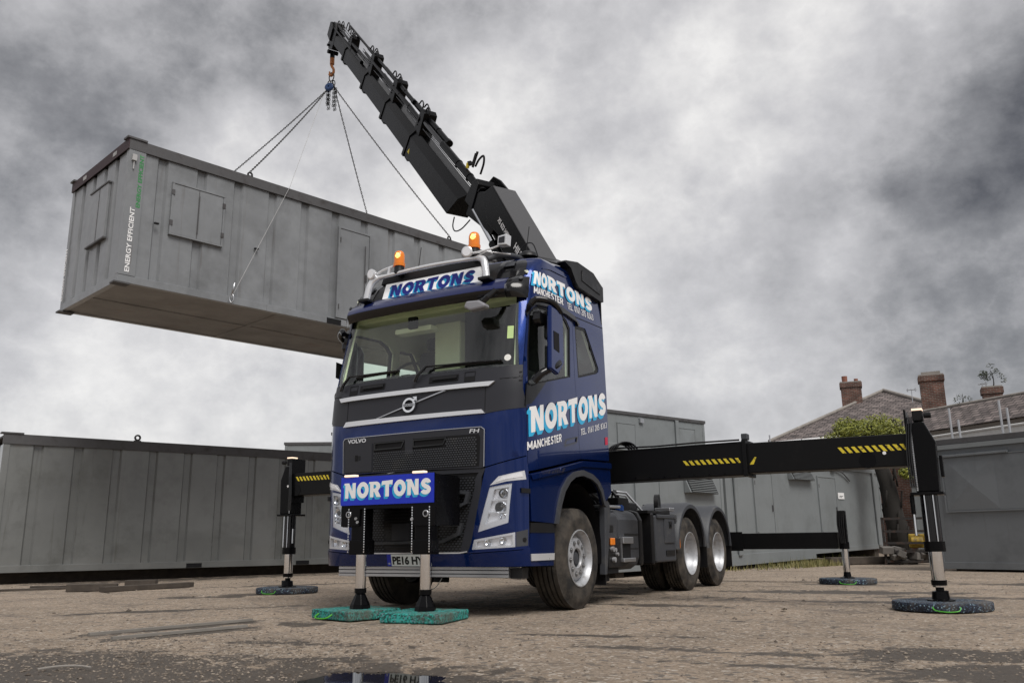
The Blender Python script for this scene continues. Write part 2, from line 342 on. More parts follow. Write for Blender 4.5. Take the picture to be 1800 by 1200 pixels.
def nortons(mw,ms,fn,x0,z0,wd,ht,slope=0,slant=0,parent=None,off=.004,sp=.06,rise=None):
    tot=sum(GL[c][0]+.10 for c in 'NORTONS')-.10
    def place(dx,dy):
        res=[]; x=0
        for c in 'NORTONS':
            w,o,h=GL[c]
            f=lambda q:(x0+(x+q[0]+dx+slant*(q[1]+dy))/tot*wd, z0+(q[1]+dy)*ht+slope*((x+q[0]+dx)/tot*wd))
            res.append(([f(q) for q in o],[[f(q) for q in hh] for hh in h])); x+=w+.10
        return res
    mb=MB()
    for k in range(1,5):
        for o,h in place(-.030*k,-.036*k): patch_mesh(o,h,fn,off+.0006*(4-k),0,sp,mb)
    mb.build('lettering_shadow',ms,parent)
    mb=MB()
    for o,h in place(0,0): patch_mesh(o,h,fn,off+.0035,0,sp,mb)
    return mb.build('lettering',mw,parent)
def text_obj(txt,fn,x0,z0,wd,ht,m,parent,name='lettering',off=.004,slope=0,bold=.02,sp=.08,slant=0,rot=False,spacing=1.0):
    cu=bpy.data.curves.new('t','FONT'); cu.body=txt; cu.size=1; cu.offset=bold; cu.resolution_u=3; cu.space_character=spacing
    to=bpy.data.objects.new('t',cu); COL.objects.link(to); dg=bpy.context.evaluated_depsgraph_get(); dg.update()
    me=bpy.data.meshes.new_from_object(to.evaluated_get(dg)); bpy.data.objects.remove(to); bpy.data.curves.remove(cu)
    xs=[v.co.x for v in me.vertices]; ys=[v.co.y for v in me.vertices]; X0,X1,Y0,Y1=min(xs),max(xs),min(ys),max(ys)
    bm=bmesh.new(); bm.from_mesh(me)
    k=int(wd/sp)
    for i in range(1,k):
        xx=X0+(X1-X0)*i/k; bmesh.ops.bisect_plane(bm,geom=bm.verts[:]+bm.edges[:]+bm.faces[:],plane_co=(xx,0,0),plane_no=(1,0,0))
    for v in bm.verts:
        a=(v.co.x-X0)/(X1-X0); b=(v.co.y-Y0)/(Y1-Y0)
        if rot: p,nn=fn(x0-b*ht,z0+a*wd)
        else: p,nn=fn(x0+a*wd+slant*b*ht,z0+b*ht+slope*a*wd)
        v.co=p+nn*off
    bm.to_mesh(me); bm.free(); me.name=name
    return link(name,me,m,parent)
SG={'M':(.86,[[(.1,0),(.1,1)],[(.1,.93),(.43,.25)],[(.43,.25),(.76,.93)],[(.76,0),(.76,1)]]),'A':(.74,[[(.08,0),(.37,.97)],[(.66,0),(.37,.97)],[(.2,.28),(.54,.28)]]),
'N':(.70,[[(.1,0),(.1,1)],[(.12,.92),(.58,.08)],[(.60,0),(.60,1)]]),'C':(.64,[arc(.36,.5,.26,.41,50,310,12)]),'H':(.68,[[(.1,0),(.1,1)],[(.58,0),(.58,1)],[(.1,.5),(.58,.5)]]),
'E':(.56,[[(.1,0),(.1,1)],[(.1,.91),(.50,.91)],[(.1,.5),(.46,.5)],[(.1,.09),(.50,.09)]]),'S':(.60,[arc(.31,.72,.20,.20,20,262,8)[:-1]+arc(.29,.285,.21,.205,80,-160,8)]),
'T':(.58,[[(.29,0),(.29,.9)],[(.02,.91),(.56,.91)]]),'R':(.66,[[(.1,0),(.1,1)],[(.1,.91),(.36,.91)]+arc(.38,.70,.17,.21,80,-80,6)+[(.1,.48)],[(.34,.46),(.57,.0)]]),
'L':(.52,[[(.1,0),(.1,1)],[(.1,.09),(.50,.09)]]),'.':(.24,[[(.12,0),(.12,.18)]]),' ':(.34,[]),
'0':(.58,[arc(.29,.5,.20,.41,90,446,16)]),'1':(.40,[[(.24,0),(.24,1)],[(.08,.78),(.24,.93)]]),'2':(.56,[arc(.28,.70,.19,.21,160,-20,8)+[(.10,.09)],[(.06,.09),(.52,.09)]]),
'3':(.56,[arc(.26,.71,.18,.20,150,-90,8),arc(.26,.29,.20,.21,90,-150,8)]),'5':(.56,[[(.48,.91),(.12,.91)],[(.13,.95),(.12,.54)],[(.12,.56)]+arc(.27,.31,.20,.23,90,-150,8)]),
'6':(.58,[arc(.29,.31,.19,.22,90,450,12),[(.42,.95),(.20,.62),(.105,.34)]]),'8':(.58,[arc(.29,.72,.165,.19,90,450,12),arc(.29,.29,.20,.21,90,450,12)])}
def stext(txt,fn,x0,z0,wd,ht,m,parent,slope=0,off=.004,thick=.19,sp=.08,slant=0):
    tot=sum(SG[c][0]+.07 for c in txt)-.07; x=0; mb=MB(); k=0
    for c in txt:
        w,st=SG[c]
        for path in st:
            poly=[(x0+(x+p[0]+slant*p[1])/tot*wd,z0+p[1]*ht+slope*((x+p[0])/tot*wd)) for p in stroke(path,thick)]
            try: patch_mesh(poly,[],fn,off+.0003*(k%5),0,sp,mb)
            except Exception: pass
            k+=1
        x+=w+.07
    return mb.build('lettering',m,parent)
def plane_fn(o,a,b):
    o=Vector(o); a=Vector(a).normalized(); b=Vector(b).normalized(); n=a.cross(b)
    return lambda u,v:(o+a*u+b*v,n)
def copy_tree(o,parent=None):
    c=o.copy(); COL.objects.link(c)
    if parent is not None: c.parent=parent
    for ch in list(o.children): copy_tree(ch,c)
    return c
#@@SURF
# ---- cab outer surface --------------------------------------------------------
CX=-.045
PL=[(-.2,0),(0,0),(.3,.004),(.55,.016),(.8,.036),(1.0,.078),(1.12,.128),(1.19,.20),(1.218,.30),(1.232,.43),(1.24,.62),(1.245,.85),(1.245,1.5),(1.245,2.2),(1.245,2.6)]
def _cr(t,a,b,c,d): return .5*(2*b+(c-a)*t+(2*a-5*b+4*c-d)*t*t+(3*b-a-3*c+d)*t**3)
_p=[]
for i in range(1,len(PL)-2):
    for k in range(12): _p.append((_cr(k/12,*[PL[i+j][0] for j in(-1,0,1,2)]),_cr(k/12,*[PL[i+j][1] for j in(-1,0,1,2)])))
_p.append(PL[-2]); _l=[0]
for i in range(1,len(_p)): _l.append(_l[-1]+math.hypot(_p[i][0]-_p[i-1][0],_p[i][1]-_p[i-1][1]))
import bisect
def interp(x,xs,ys):
    if x<=xs[0]: return ys[0]
    if x>=xs[-1]: return ys[-1]
    i=bisect.bisect_right(xs,x)-1; t=(x-xs[i])/(xs[i+1]-xs[i]); return ys[i]+(ys[i+1]-ys[i])*t
PX=[q[0] for q in _p]; PY=[q[1] for q in _p]
def plan(u):
    s=-1 if u<0 else 1; u=abs(u); y=interp(u,_l,PY)
    if u>_l[-1]: y+=u-_l[-1]
    return s*interp(u,_l,PX),y
ZF=[(0.3,.10),(.45,.03),(.6,0),(1.2,-.01),(1.9,-.02),(2.25,0.0),(2.40,.03),(2.7,.10),(3.15,.215),(3.35,.27),(3.6,.40),(3.75,.6)]
WF=[(0.3,1.),(2.3,1.),(3.2,.985),(3.5,.97),(3.8,.945)]
ZFx,ZFy=zip(*ZF); WFx,WFy=zip(*WF)
def S0(u,z):
    x,y=plan(u); yf=interp(z,ZFx,ZFy); k2=max(0,min(1,y/.85)); k2=k2*k2*(3-2*k2)
    return Vector((CX+x*1.036*interp(z,WFx,WFy),y+yf*(1-k2),z))
def S(u,z):
    p=S0(u,z); e=.012; n=(S0(u+e,z)-S0(u-e,z)).cross(S0(u,z+e)-S0(u,z-e)); return p,n.normalized()
def mir(poly): return [(-u,z) for u,z in poly][::-1]
def sym(right): return right+mir(right)     # right half listed bottom->top, mirrored to close
def patch(name,outer,holes,off,thick,m,parent,sp=.07,label=None,auto=35):
    return patch_mesh(outer,holes,S,off,thick,sp).build(name,m,parent,auto=auto,label=label)
# ================================================================ TRUCK
T=thing('tractor_unit','dark blue three axle tractor unit with white side lettering parked in mid yard','truck',(0,0,0))
# windscreen outline
ws=sym([(.0,2.435),(1.0,2.435),(1.185,2.425),(1.15,2.8),(1.115,3.28),(.0,3.30)])
def fullring(right): # polygon covering both sides, right half from bottom centre to top centre
    return right[0:1]+right[1:]+[(-u,z) for u,z in right[::-1]][0:]
def halfloop(right):
    r=[p for p in right]; return r+[(-u,z) for u,z in r[::-1] if u!=0]
ws=halfloop([(.0,2.435),(1.0,2.435),(1.185,2.425),(1.15,2.8),(1.115,3.28),(.0,3.30)])
mask=halfloop([(0,1.957),(.865,1.957),(.975,1.972),(1.285,2.012),(1.235,2.20),(1.222,2.452),(1.0,2.433),(0,2.433)])
win1=[(1.30,2.25),(1.36,2.235),(1.53,2.297),(2.235,2.47),(2.285,3.04),(2.20,3.12),(2.06,3.165),(1.45,3.135),(1.32,3.10),(1.255,3.03),(1.265,2.6)]
win2=[(2.44,2.495),(2.955,2.625),(3.02,2.66),(3.03,2.70),(2.73,3.10),(2.70,3.125),(2.44,3.108),(2.415,3.08)]
door=[(1.262,1.215),(1.33,1.375),(2.425,1.586),(2.40,1.75),(2.345,2.44),(2.345,3.19),(1.35,3.15),(1.235,3.10),(1.222,2.452),(1.235,2.2),(1.285,2.012)]
door=[(1.292,1.38),(2.43,1.590),(2.405,1.75),(2.350,2.44),(2.350,3.195),(1.35,3.155),(1.235,3.105),(1.228,2.452),(1.24,2.2),(1.29,2.012)]
# blue front band under the mask and A pillars / side / header : one shell
E_=3.225
body=halfloop([(0,1.43),(.86,1.43),(1.275,1.535),(1.284,1.378)]+[(2.438,1.585),(E_,1.62),(E_,3.70),(0,3.70)])
dgap=[(u+(.006 if u>1.8 else -.006),z) for u,z in door]
win2h=win2
maskh=halfloop([(0,1.963),(.868,1.963),(.975,1.978),(1.272,2.018),(1.230,2.2),(1.216,2.452),(1.185,2.432),(1.145,2.8),(1.11,3.28),(0,3.30)])
patch('cab_body',body,[maskh,dgap,mir(dgap),win2,mir(win2)],0,.03,m_blue,T,.08)
# black A pillar/windscreen surround, slightly recessed
surround=halfloop([(0,2.40),(1.21,2.40),(1.165,2.8),(1.13,3.33),(0,3.35)])
patch('windscreen_surround',surround,[halfloop([(0,2.46),(.98,2.46),(1.150,2.455),(1.118,2.8),(1.085,3.26),(0,3.27)])],-.012,.02,m_gloss,T,.08)
patch('windscreen',ws,[],-.004,0,m_wglass,T,.09)
trim=halfloop([(0,2.2),(1.2,2.2),(E_,2.2),(E_,3.70),(0,3.70)])
patch('interior_trim',trim,[halfloop([(0,2.44),(.98,2.44),(1.13,2.44),(1.08,3.26),(0,3.27)]),win1,mir(win1),win2,mir(win2)],-.045,.02,m_cream,T,.12)
for sgn in(1,-1):
    f=(lambda p:p) if sgn==1 else mir
    d=patch('cab_door',f(door),[f(win1)],.0,.035,m_blue,T,.07)
    patch('door_window',f([(u*1.0,z) for u,z in win1]),[],-.012,0,m_glass,d,.12)
    # window rubber
    patch('window_seal',f(win1),[f([(1.78+(u-1.78)*.955,2.72+(z-2.72)*.95) for u,z in win1])],-.004,.02,m_blk,d,.1)
    w=patch('sleeper_window',f(win2),[],-.012,0,m_glass,T,.12)
    patch('window_seal',f(win2),[f([(2.70+(u-2.70)*.86,2.82+(z-2.82)*.90) for u,z in win2])],-.006,.016,m_blk,w,.1)
    # door handle
    hd=patch('door_handle',f([(2.02,1.69),(2.33,1.755),(2.35,1.825),(2.06,1.765)]),[f([(2.045,1.705),(2.31,1.762),(2.325,1.81),(2.07,1.755)])],.014,.016,m_gloss,d,.08)
    patch('handle_recess',f([(2.045,1.705),(2.31,1.762),(2.325,1.81),(2.07,1.755)]),[],.004,.004,m_blue,hd,.08)
    # lower side panel over the wheel arch
    ar=[(2.97,1.10),(2.89,1.24),(2.79,1.325),(2.66,1.37),(2.43,1.40),(2.24,1.375),(2.10,1.315),(1.97,1.21),(1.88,1.07),(1.80,.88)]
    side=[(1.30,1.365),(1.315,1.0),(1.79,1.0)][:0]+[(1.315,.90)]+ar[::-1]+[(3.02,1.13),(E_,1.235),(E_,1.60),(2.44,1.565),(1.30,1.355)]
    sp_=patch('wheel_arch_panel',f(side),[],.012,.03,m_blue,T,.07)
    # character crease: raised shoulder following the door seam
    patch('shoulder_trim',f([(1.33,1.30),(2.43,1.50),(E_,1.53),(E_,1.59),(2.44,1.555),(1.305,1.345)]),[],.03,.03,m_blue,sp_,.07)
    outer=[(2.97+.06,1.08),(2.95,1.27),(2.84,1.37),(2.68,1.43),(2.43,1.462),(2.21,1.43),(2.05,1.36),(1.905,1.24),(1.81,1.08),(1.735,.88)]
    patch('arch_trim',f(ar+outer[::-1]),[],.035,.05,m_mud,sp_,.07)
    # step box below
    st=patch('step_panel',f([(1.29,.475),(1.725,.47),(1.765,.70),(1.765,.885),(1.315,.885),(1.30,.70)]),[],.0,.05,m_blue,T,.07)
    patch('step_recess',f([(1.30,.79),(1.765,.79),(1.765,.885),(1.315,.885)]),[],.006,.02,m_dark,st,.08)
    patch('step_strip',f([(1.295,.525),(1.725,.525),(1.735,.59),(1.30,.59)]),[],.012,.02,m_silver,st,.08)
    # mask vents by the door
    mb=MB()
    for k in range(3):
        z=2.36-.045*k; patch_mesh(f([(1.19,z),(1.225,z+.004),(1.225,z+.022),(1.19,z+.018)]),[],S,.006,.006,.1,mb)
    mb.build('mask_vent',m_dark,T)
    # roof side fairing (black)
    fr=[(2.20,3.81),(2.36,3.77),(2.45,3.62),(2.52,3.575),(3.15,3.545),(3.215,3.56),(3.265,3.76),(3.0,3.885),(2.55,3.90),(2.22,3.83)]
    fa=patch('roof_side_fairing',f(fr),[],.055,.10,m_blk,T,.08)
    patch('fairing_panel',f([(2.62,3.68),(3.12,3.63),(3.17,3.73),(2.98,3.81),(2.66,3.83)]),[],.064,.02,m_blk,fa,.1)
    # corner marker pod
    pod=patch('roof_corner_pod',f([(.84,3.435),(1.13,3.445),(1.16,3.50),(1.15,3.62),(1.10,3.685),(.82,3.70)]),[],.018,.04,m_gloss,T,.06)
    patch('marker_lamp',f([(.90,3.58),(1.02,3.585),(1.01,3.645),(.91,3.64)]),[],.038,.012,m_mud,pod,.06)
    # drip rail / deflector above door window
    patch('window_deflector',f([(1.225,2.98),(1.26,3.075),(1.34,3.125),(1.7,3.155),(2.15,3.17),(2.42,3.14),(2.46,3.10),(2.50,3.12),(2.36,3.20),(2.0,3.235),(1.55,3.215),(1.3,3.185),(1.21,3.12),(1.205,3.02)]),[],.03,.04,m_gloss,d,.06)
    # seam between roof cap and cab
    patch('roof_seam',f([(2.35,3.20),(E_,3.235),(E_,3.243),(2.35,3.208)]),[],.003,.004,m_dark,T,.1)
    # thin crease line high on the cab side
    patch('roof_crease',f([(1.60,3.585),(1.9,3.625),(2.28,3.64),(2.30,3.655),(1.9,3.645),(1.60,3.60)]),[],.010,.012,m_blue,T,.08)
# roof cap
mb=MB(); ring=[]; us=[E_*(i/60*2-1) for i in range(61)]
base=[S0(u,3.70) for u in us]; cen=Vector((CX,1.25,3.7)); m_=len(base); vs=[]
lev=[(1,0),(.992,.03),(.97,.07),(.94,.10),(.90,.122),(.82,.14),(.6,.155),(.3,.16)]
for s_,h in lev:
    for p in base:
        yy=cen.y+(p.y-cen.y)*s_; q_=max(0,min(1,(yy-.35)/1.0)); vs.append((cen.x+(p.x-cen.x)*s_,yy,3.70+h*(.18+.82*q_)+max(0,p.y-1.0)*.04))
fs=[]
for a in range(len(lev)-1):
    for i in range(m_): j=(i+1)%m_; fs.append((a*m_+i,a*m_+j,(a+1)*m_+j,(a+1)*m_+i))
fs.append(tuple(range((len(lev)-1)*m_,len(lev)*m_)))
mb.add(vs,fs).build('cab_roof',m_blue,T,auto=40)
# back wall, floor, interior
yb=S0(E_,2.5).y
MB().box((-1.30,yb-.03,1.25),(1.22,yb-.004,3.72)).build('cab_rear_wall',m_dark,T)
MB().box((-1.22,.45,2.12),(1.14,yb-.04,2.2)).build('cab_floor',m_dark,T)
MB().box((-1.20,.45,3.50),(1.12,yb-.04,3.53)).build('headliner',m_cream,T)
ins=MB(); ins.box((-1.2,.30,2.2),(1.12,.72,2.46)); ins.build('dashboard',m_dark,T,bevel=.05)
MB().box((-1.16,.42,3.22),(1.08,.62,3.50)).build('overhead_shelf',m_cream,T,bevel=.02)
MB().box((-.62,.44,3.04),(-.12,.60,3.10)).build('sun_visor',m_cream,T,bevel=.01)
MB().box((-.55,1.55,2.75),(1.10,2.10,2.95)).build('bunk',m_mud,T,bevel=.04)
MB().box((-.05,1.05,2.2),(1.12,1.09,3.50)).build('bunk_curtain',m_dark,T)
MB().box((-.42,.95,2.6),(-.06,1.1,3.25)).build('locker',m_cream,T,bevel=.02)
for x in(-.72,.62):
    s=MB().box((x-.26,.95,2.2),(x+.26,1.45,2.5)).build('seat',m_dark,T,bevel=.06)
    MB().box((x-.25,1.38,2.45),(x+.25,1.52,3.05)).build('seat_back',m_dark,s,bevel=.06); MB().box((x-.13,1.38,3.06),(x+.13,1.48,3.22)).build('headrest',m_dark,s,bevel=.04)
pts=[Vector((-.72+.22*math.cos(t),.80+.10*math.sin(t),2.60+.20*math.sin(t))) for t in [2*PI*i/28 for i in range(28)]]
MB().tube(pts,.017,8,closed=True).box((-.78,.78,2.56),(-.66,.83,2.64)).tube([(-.72,.8,2.6),(-.72,.70,2.42)],.03).build('steering_wheel',m_dark,T,auto=40)
# camera housing and dark blob behind glass
MB().box((-.32,.27,3.03),(-.20,.33,3.17)).build('windscreen_camera',m_dark,T,bevel=.02)
patch('windscreen_sticker',[(1.035,2.74),(1.10,2.74),(1.093,2.88),(1.028,2.88)],[],-.001,0,mat('green_sticker',(.45,.6,.25),.6),T,.1)
patch('tax_disc',[(1.06+.035*math.cos(2*PI*i/16),2.53+.035*math.sin(2*PI*i/16)) for i in range(16)],[],-.001,0,mat('paper_disc',(.7,.7,.66),.6),T,.1)
# grey mask
mk=patch('front_mask',mask,[],.006,.03,m_grey,T,.08)
for uu in((-.86),(.86)): patch('mask_seam',[(uu-.003,1.975),(uu+.003,1.975),(uu+.003,2.235),(uu-.003,2.235)],[],.008,.003,m_dark,mk,.1)
patch('mask_seam',[(1.0,2.30),(1.222,2.312),(1.222,2.318),(1.0,2.306)],[],.008,.003,m_dark,mk,.1)
patch('mask_seam',[(-1.222,2.312),(-1.0,2.30),(-1.0,2.306),(-1.222,2.318)],[],.008,.003,m_dark,mk,.1)
patch('chrome_strip',[(-.96,2.232),(.90,2.232),(.958,2.275),(-1.0,2.275)],[],.03,.03,m_silver,T,.1,auto=30)
patch('chrome_strip',[(-.885,1.944),(.866,1.955),(.832,1.995),(-.845,1.999)],[],.035,.035,m_silver,T,.1,auto=30)
patch('badge_bar',[(-.445,2.0),(-.41,2.0),(.43,2.225),(.40,2.232)],[],.022,.02,m_alu,T,.1)
def ringpoly(cx,cz,r,n=32): return [(cx+r*math.cos(2*PI*i/n),cz+r*math.sin(2*PI*i/n)) for i in range(n)]
bd=patch('round_badge',ringpoly(0,2.107,.078),[ringpoly(0,2.107,.056)],.042,.025,m_chrome,T,.2)
patch('badge_bar',[(-.072,2.093),(.072,2.093),(.072,2.121),(-.072,2.121)],[],.046,.01,m_alu,bd,.2)
patch('badge_arrow',[(.045,2.155),(.06,2.140),(.085,2.165),(.085,2.145),(.097,2.145),(.097,2.190),(.05,2.190),(.05,2.178),(.072,2.178)],[],.045,.02,m_chrome,bd,.2)
text_obj('VOLVO',S,-.060,2.098,.12,.018,m_text,bd,off=.0475,bold=.01)
# step handles and flaps on the mask
for x0 in(-.70,.21):
    h=patch('mask_grab_handle',[(x0,2.325),(x0+.34,2.325),(x0+.34,2.39),(x0,2.39)],[],.014,.012,m_dark,mk,.1)
    patch('handle_bar',[(x0+.05,2.345),(x0+.33,2.345),(x0+.33,2.375),(x0+.05,2.375)],[],.03,.015,m_blk,h,.1)
for x0 in(-.86,.62):
    patch('mask_flap',[(x0,2.30),(x0+.12,2.30),(x0+.12,2.405),(x0,2.405)],[[(x0+.006,2.352),(x0+.114,2.352),(x0+.114,2.399),(x0+.006,2.399)]],.010,.004,m_dark,mk,.1)
# wipers
for (xb,xe,zb,ze) in((-.98,-.18,2.36,2.50),(.05,1.02,2.35,2.485)):
    wp=MB(); a=S0(xb,zb); n_=S(xb,zb)[1]; b=S0(xb+.12,zb+.15)
    wp.tube([a+n_*.04,a+n_*.05+Vector((.04,0,.06)),b+n_*.05],[.022,.018,.015]).tube([b+n_*.05]+[S0(xb+.12+(xe-xb-.12)*t,zb+.15+(ze-zb-.15)*t)+S(xb,2.5)[1]*.035 for t in(.25,.5,.75,1)],.010)
    w_=wp.build('wiper_arm',m_gloss,T,auto=40)
    MB().tube([S0(xb+.2+(xe-xb-.2)*t,zb+.13+(ze-zb-.13)*t)+S(xb,2.5)[1]*.02 for t in(0,.25,.5,.75,1)],.012).build('wiper_blade',m_blk,w_)
# upper grille
gr=patch('upper_grille',[(-.87,1.441),(.838,1.418),(.848,1.79),(.815,1.815),(-.86,1.812),(-.885,1.79)],[],.012,.03,m_grey,T,.1)
patch('grille_recess',[(-.455,1.447),(.80,1.435),(.815,1.72),(.80,1.755),(.46,1.757),(-.455,1.748)],[],.013,.004,m_dark,gr,.1)
mb=MB()
for r_ in range(13):
    for c_ in range(44):
        u=-.44+c_*.0285+(.014 if r_%2 else 0); z=1.452+r_*.0225
        if u>.785 or (z>1.652 and u<.43): continue
        patch_mesh([(u-.011,z-.004),(u,z-.0085),(u+.011,z-.004),(u+.011,z+.004),(u,z+.0085),(u-.011,z+.004)],[],S,.022,0,1,mb)
mb.build('grille_mesh',m_mud,gr)
for (a,b) in((-.44,-.05),(.05,.45)):
    q=patch('grille_slot',[(a,1.665),(b-.04,1.668),(b,1.745),(a,1.742)],[[(a+.014,1.677),(b-.045,1.68),(b-.02,1.735),(a+.014,1.732)]],.024,.012,m_gloss,gr,.1)
patch('grille_pillar',[(-.045,1.60),(.045,1.60),(.05,1.76),(-.05,1.76)],[],.02,.01,m_grey,gr,.1)
patch('service_flap',[(-.855,1.452),(-.475,1.447),(-.475,1.745),(-.855,1.745)],[],.022,.012,m_grey,gr,.1)
patch('flap_lock',[(-.70,1.57),(-.665,1.57),(-.665,1.63),(-.70,1.63)],[],.027,.01,m_dark,gr,.1)
patch('flap_lock',[(-.655,1.575),(-.63,1.575),(-.63,1.62),(-.655,1.62)],[],.025,.01,m_blk,gr,.1)
text_obj('VOLVO',S,-.82,1.762,.26,.045,m_silver,gr,off=.017,bold=.035)
text_obj('FH',S,.70,1.768,.10,.040,m_silver,gr,off=.017,bold=.02,slant=.25)
patch('grille_bright_edge',[(.845,1.43),(.853,1.43),(.862,1.80),(.825,1.828),(-.872,1.825),(-.900,1.795),(-.89,1.445),(-.884,1.445),(-.893,1.79),(-.865,1.818),(.822,1.821),(.854,1.795)],[],.016,.012,m_alu,gr,.1)
# lower centre panel
lg=halfloop([(0,.560),(.655,.575),(.70,.70),(.805,1.22),(.81,1.33),(.852,1.41),(0,1.41)])
lp=patch('lower_grille',lg,[],-.03,.03,m_blk,T,.1)
patch('lower_grille_frame',halfloop([(0,1.375),(.79,1.375),(.752,1.32),(.745,1.22),(.60,.64),(0,.62),(0,.565),(.66,.578),(.708,.70),(.815,1.22),(.82,1.33),(.86,1.415),(0,1.418)])if 0 else [(.58,.585),(.66,.578),(.708,.70),(.815,1.22),(.82,1.33),(.86,1.415),(-.86,1.415),(-.82,1.33),(-.815,1.22),(-.708,.70),(-.66,.578),(-.58,.585),(-.595,.66),(-.745,1.22),(-.755,1.32),(-.79,1.375),(.79,1.375),(.755,1.32),(.745,1.22),(.595,.66)],[],.004,.03,m_grey,lp,.1)
mb=MB()
for r_ in range(30):
    for c_ in range(40):
        u=-.74+c_*.038+(.019 if r_%2 else 0); z=.62+r_*.0245
        if not pip((u,z),[(-.60,.62),(.60,.62),(.75,1.22),(.76,1.36),(-.76,1.36),(-.75,1.22)]) or abs(u)<.34: continue
        patch_mesh([(u-.015,z-.003),(u-.004,z-.009),(u+.015,z-.003),(u+.011,z+.005),(u-.011,z+.005)],[],S,-.018,0,1,mb)
mb.build('grille_mesh',m_mud,lp)
mb=MB()
for r_ in range(16):
    z=.66+r_*.033
    a=S0(-.34,z); mb.box((-.36,a.y-.0,z),(.30,a.y+.02,z+.012))
mb.build('radiator_slats',m_blk,lp)
for poly in([(.46,1.215),(.70,1.195),(.672,1.075),(.50,1.005),(.50,1.035),(.640,1.09),(.663,1.168),(.46,1.185)],[(.44,.885),(.62,.893),(.588,.775),(.40,.70),(-.55,.69),(-.55,.715),(.39,.73),(.555,.80),(.578,.862),(.44,.855)]):
    patch('lower_grille_bar',poly,[],.03,.05,m_mud,lp,.12)
patch('lower_grille_bar',mir([(.46,1.215),(.70,1.195),(.672,1.075),(.50,1.005),(.50,1.035),(.640,1.09),(.663,1.168),(.46,1.185)]),[],.03,.05,m_mud,lp,.12)
patch('tow_cover',[(-.20,.73),(.02,.73),(.02,.90),(-.20,.90)],[],.02,.05,m_grey,lp,.1)
# lower blue front: headlamp surround + bumper
for sgn in(1,-1):
    f=(lambda p:p) if sgn==1 else mir
    hl1=[(.905,1.245),(.99,1.330),(1.245,1.385),(1.262,1.30),(1.065,1.280)]
    hl2=[(.90,1.228),(1.12,1.262),(1.095,1.06),(1.078,.886),(.774,.799),(.84,1.03)]
    fog=[(.735,.728),(1.14,.795),(1.138,.657),(.712,.635)]
    fogs=[(1.148,.797),(1.272,.822),(1.268,.668),(1.146,.659)]
    fp=patch('front_corner_panel',f([(.66,.600),(1.285,.64),(1.288,.9),(1.30,1.33),(1.275,1.525),(.86,1.418),(.815,1.22),(.705,.70)]),[f(hl1),f(hl2),f(fog),f(fogs)],.004,.035,m_blue,T,.06)
    hl=patch('headlamp',f(hl2),[],-.045,.02,m_refl,T,.06)
    patch('lamp_frame',f(hl2),[f([(.945,1.205),(1.09,1.225),(1.065,1.05),(1.052,.930),(.85,.875),(.895,1.03)])],-.004,.03,m_silver,hl,.06)
    patch('lamp_lens',f(hl2),[],.004,0,m_lens,hl,.08)
    mb=MB()
    for (u,z,r_) in((1.03,1.165,.045),(1.0,1.03,.055),(1.02,.945,.03)):
        p,n_=S(u*sgn,z); mb.lathe([(-.04,.012),(-.035,r_*.4),(-.01,r_*.9),(0,r_)],p-n_*.012,n_,24)
    mb.build('projector_lamp',m_chrome,hl,smooth=True)
    mb=MB()
    for (u,z,r_) in((1.03,1.165,.02),(1.0,1.03,.028)):
        p,n_=S(u*sgn,z); mb.lathe([(-.002,0.001),(-.005,r_*.8),(-.02,r_)],p-n_*.012,n_,20)
    mb.build('projector_bulb',m_blk,hl,smooth=True)
    for zz_ in(1.105,.985): patch('lamp_bar',f([(.91-(1.105-zz_)*.4,zz_-.008),(1.075-(1.105-zz_)*.15,zz_-.004),(1.075-(1.105-zz_)*.15,zz_+.010),(.91-(1.105-zz_)*.4,zz_+.006)]),[],-.015,.02,m_silver,hl,.1)
    dr=patch('daytime_lamp',f(hl1),[],.006,.03,m_silver,T,.06)
    patch('lamp_lens',f([(.965,1.275),(1.03,1.325),(1.215,1.365),(1.222,1.325),(1.06,1.30)]),[],.012,.006,m_refl,dr,.1)
    fg=patch('fog_lamp',f(fog),[],-.03,.02,m_refl,T,.06)
    patch('lamp_frame',f(fog),[f([(.765,.712),(1.115,.770),(1.113,.675),(.752,.655)])],.004,.03,m_silver,fg,.06)
    mb=MB()
    for u in(.87,1.02):
        p,n_=S(u*sgn,.70+(u-.87)*.1); mb.lathe([(-.02,.01),(-.012,.028),(.0,.036)],p-n_*.006,n_,20)
    mb.build('fog_reflector',m_chrome,fg,smooth=True)
    patch('lamp_lens',f(fog),[],.006,0,m_lens,fg,.08)
    fs_=patch('fog_side_panel',f(fogs),[],.004,.03,m_mud,T,.06)
    p,n_=S(1.23*sgn,.725); MB().cyl(p,p+n_*.01,.02,n=16).build('tow_hole',m_dark,fs_)
    patch('hinge_cover',f([(1.20,1.17),(1.29,1.165),(1.292,1.21),(1.20,1.215)]),[],.03,.03,m_blk,fp,.1)
patch('bumper',halfloop([(0,.476),(1.285,.478),(1.285,.655),(1.20,.628),(.70,.595),(.58,.600),(0,.600)]),[],.012,.05,m_blue,T,.06)
patch('bumper_bright_edge',halfloop([(0,.600),(.58,.600),(.66,.612),(.66,.622),(.57,.611),(0,.611)]),[],.012,.02,m_silver,T,.1)
npl=patch('number_plate',[(-.255,.484),(.265,.484),(.265,.598),(-.255,.598)],[],.028,.008,m_platew,T,.1)
patch('plate_badge',[(-.255,.484),(-.205,.484),(-.205,.598),(-.255,.598)],[],.030,.002,m_royal,npl,.1)
text_obj('GB',S,-.243,.500,.026,.018,m_white,npl,off=.0312)
text_obj('PE16 HY',S,-.190,.499,.375,.083,m_text,npl,off=.0295,bold=.045)
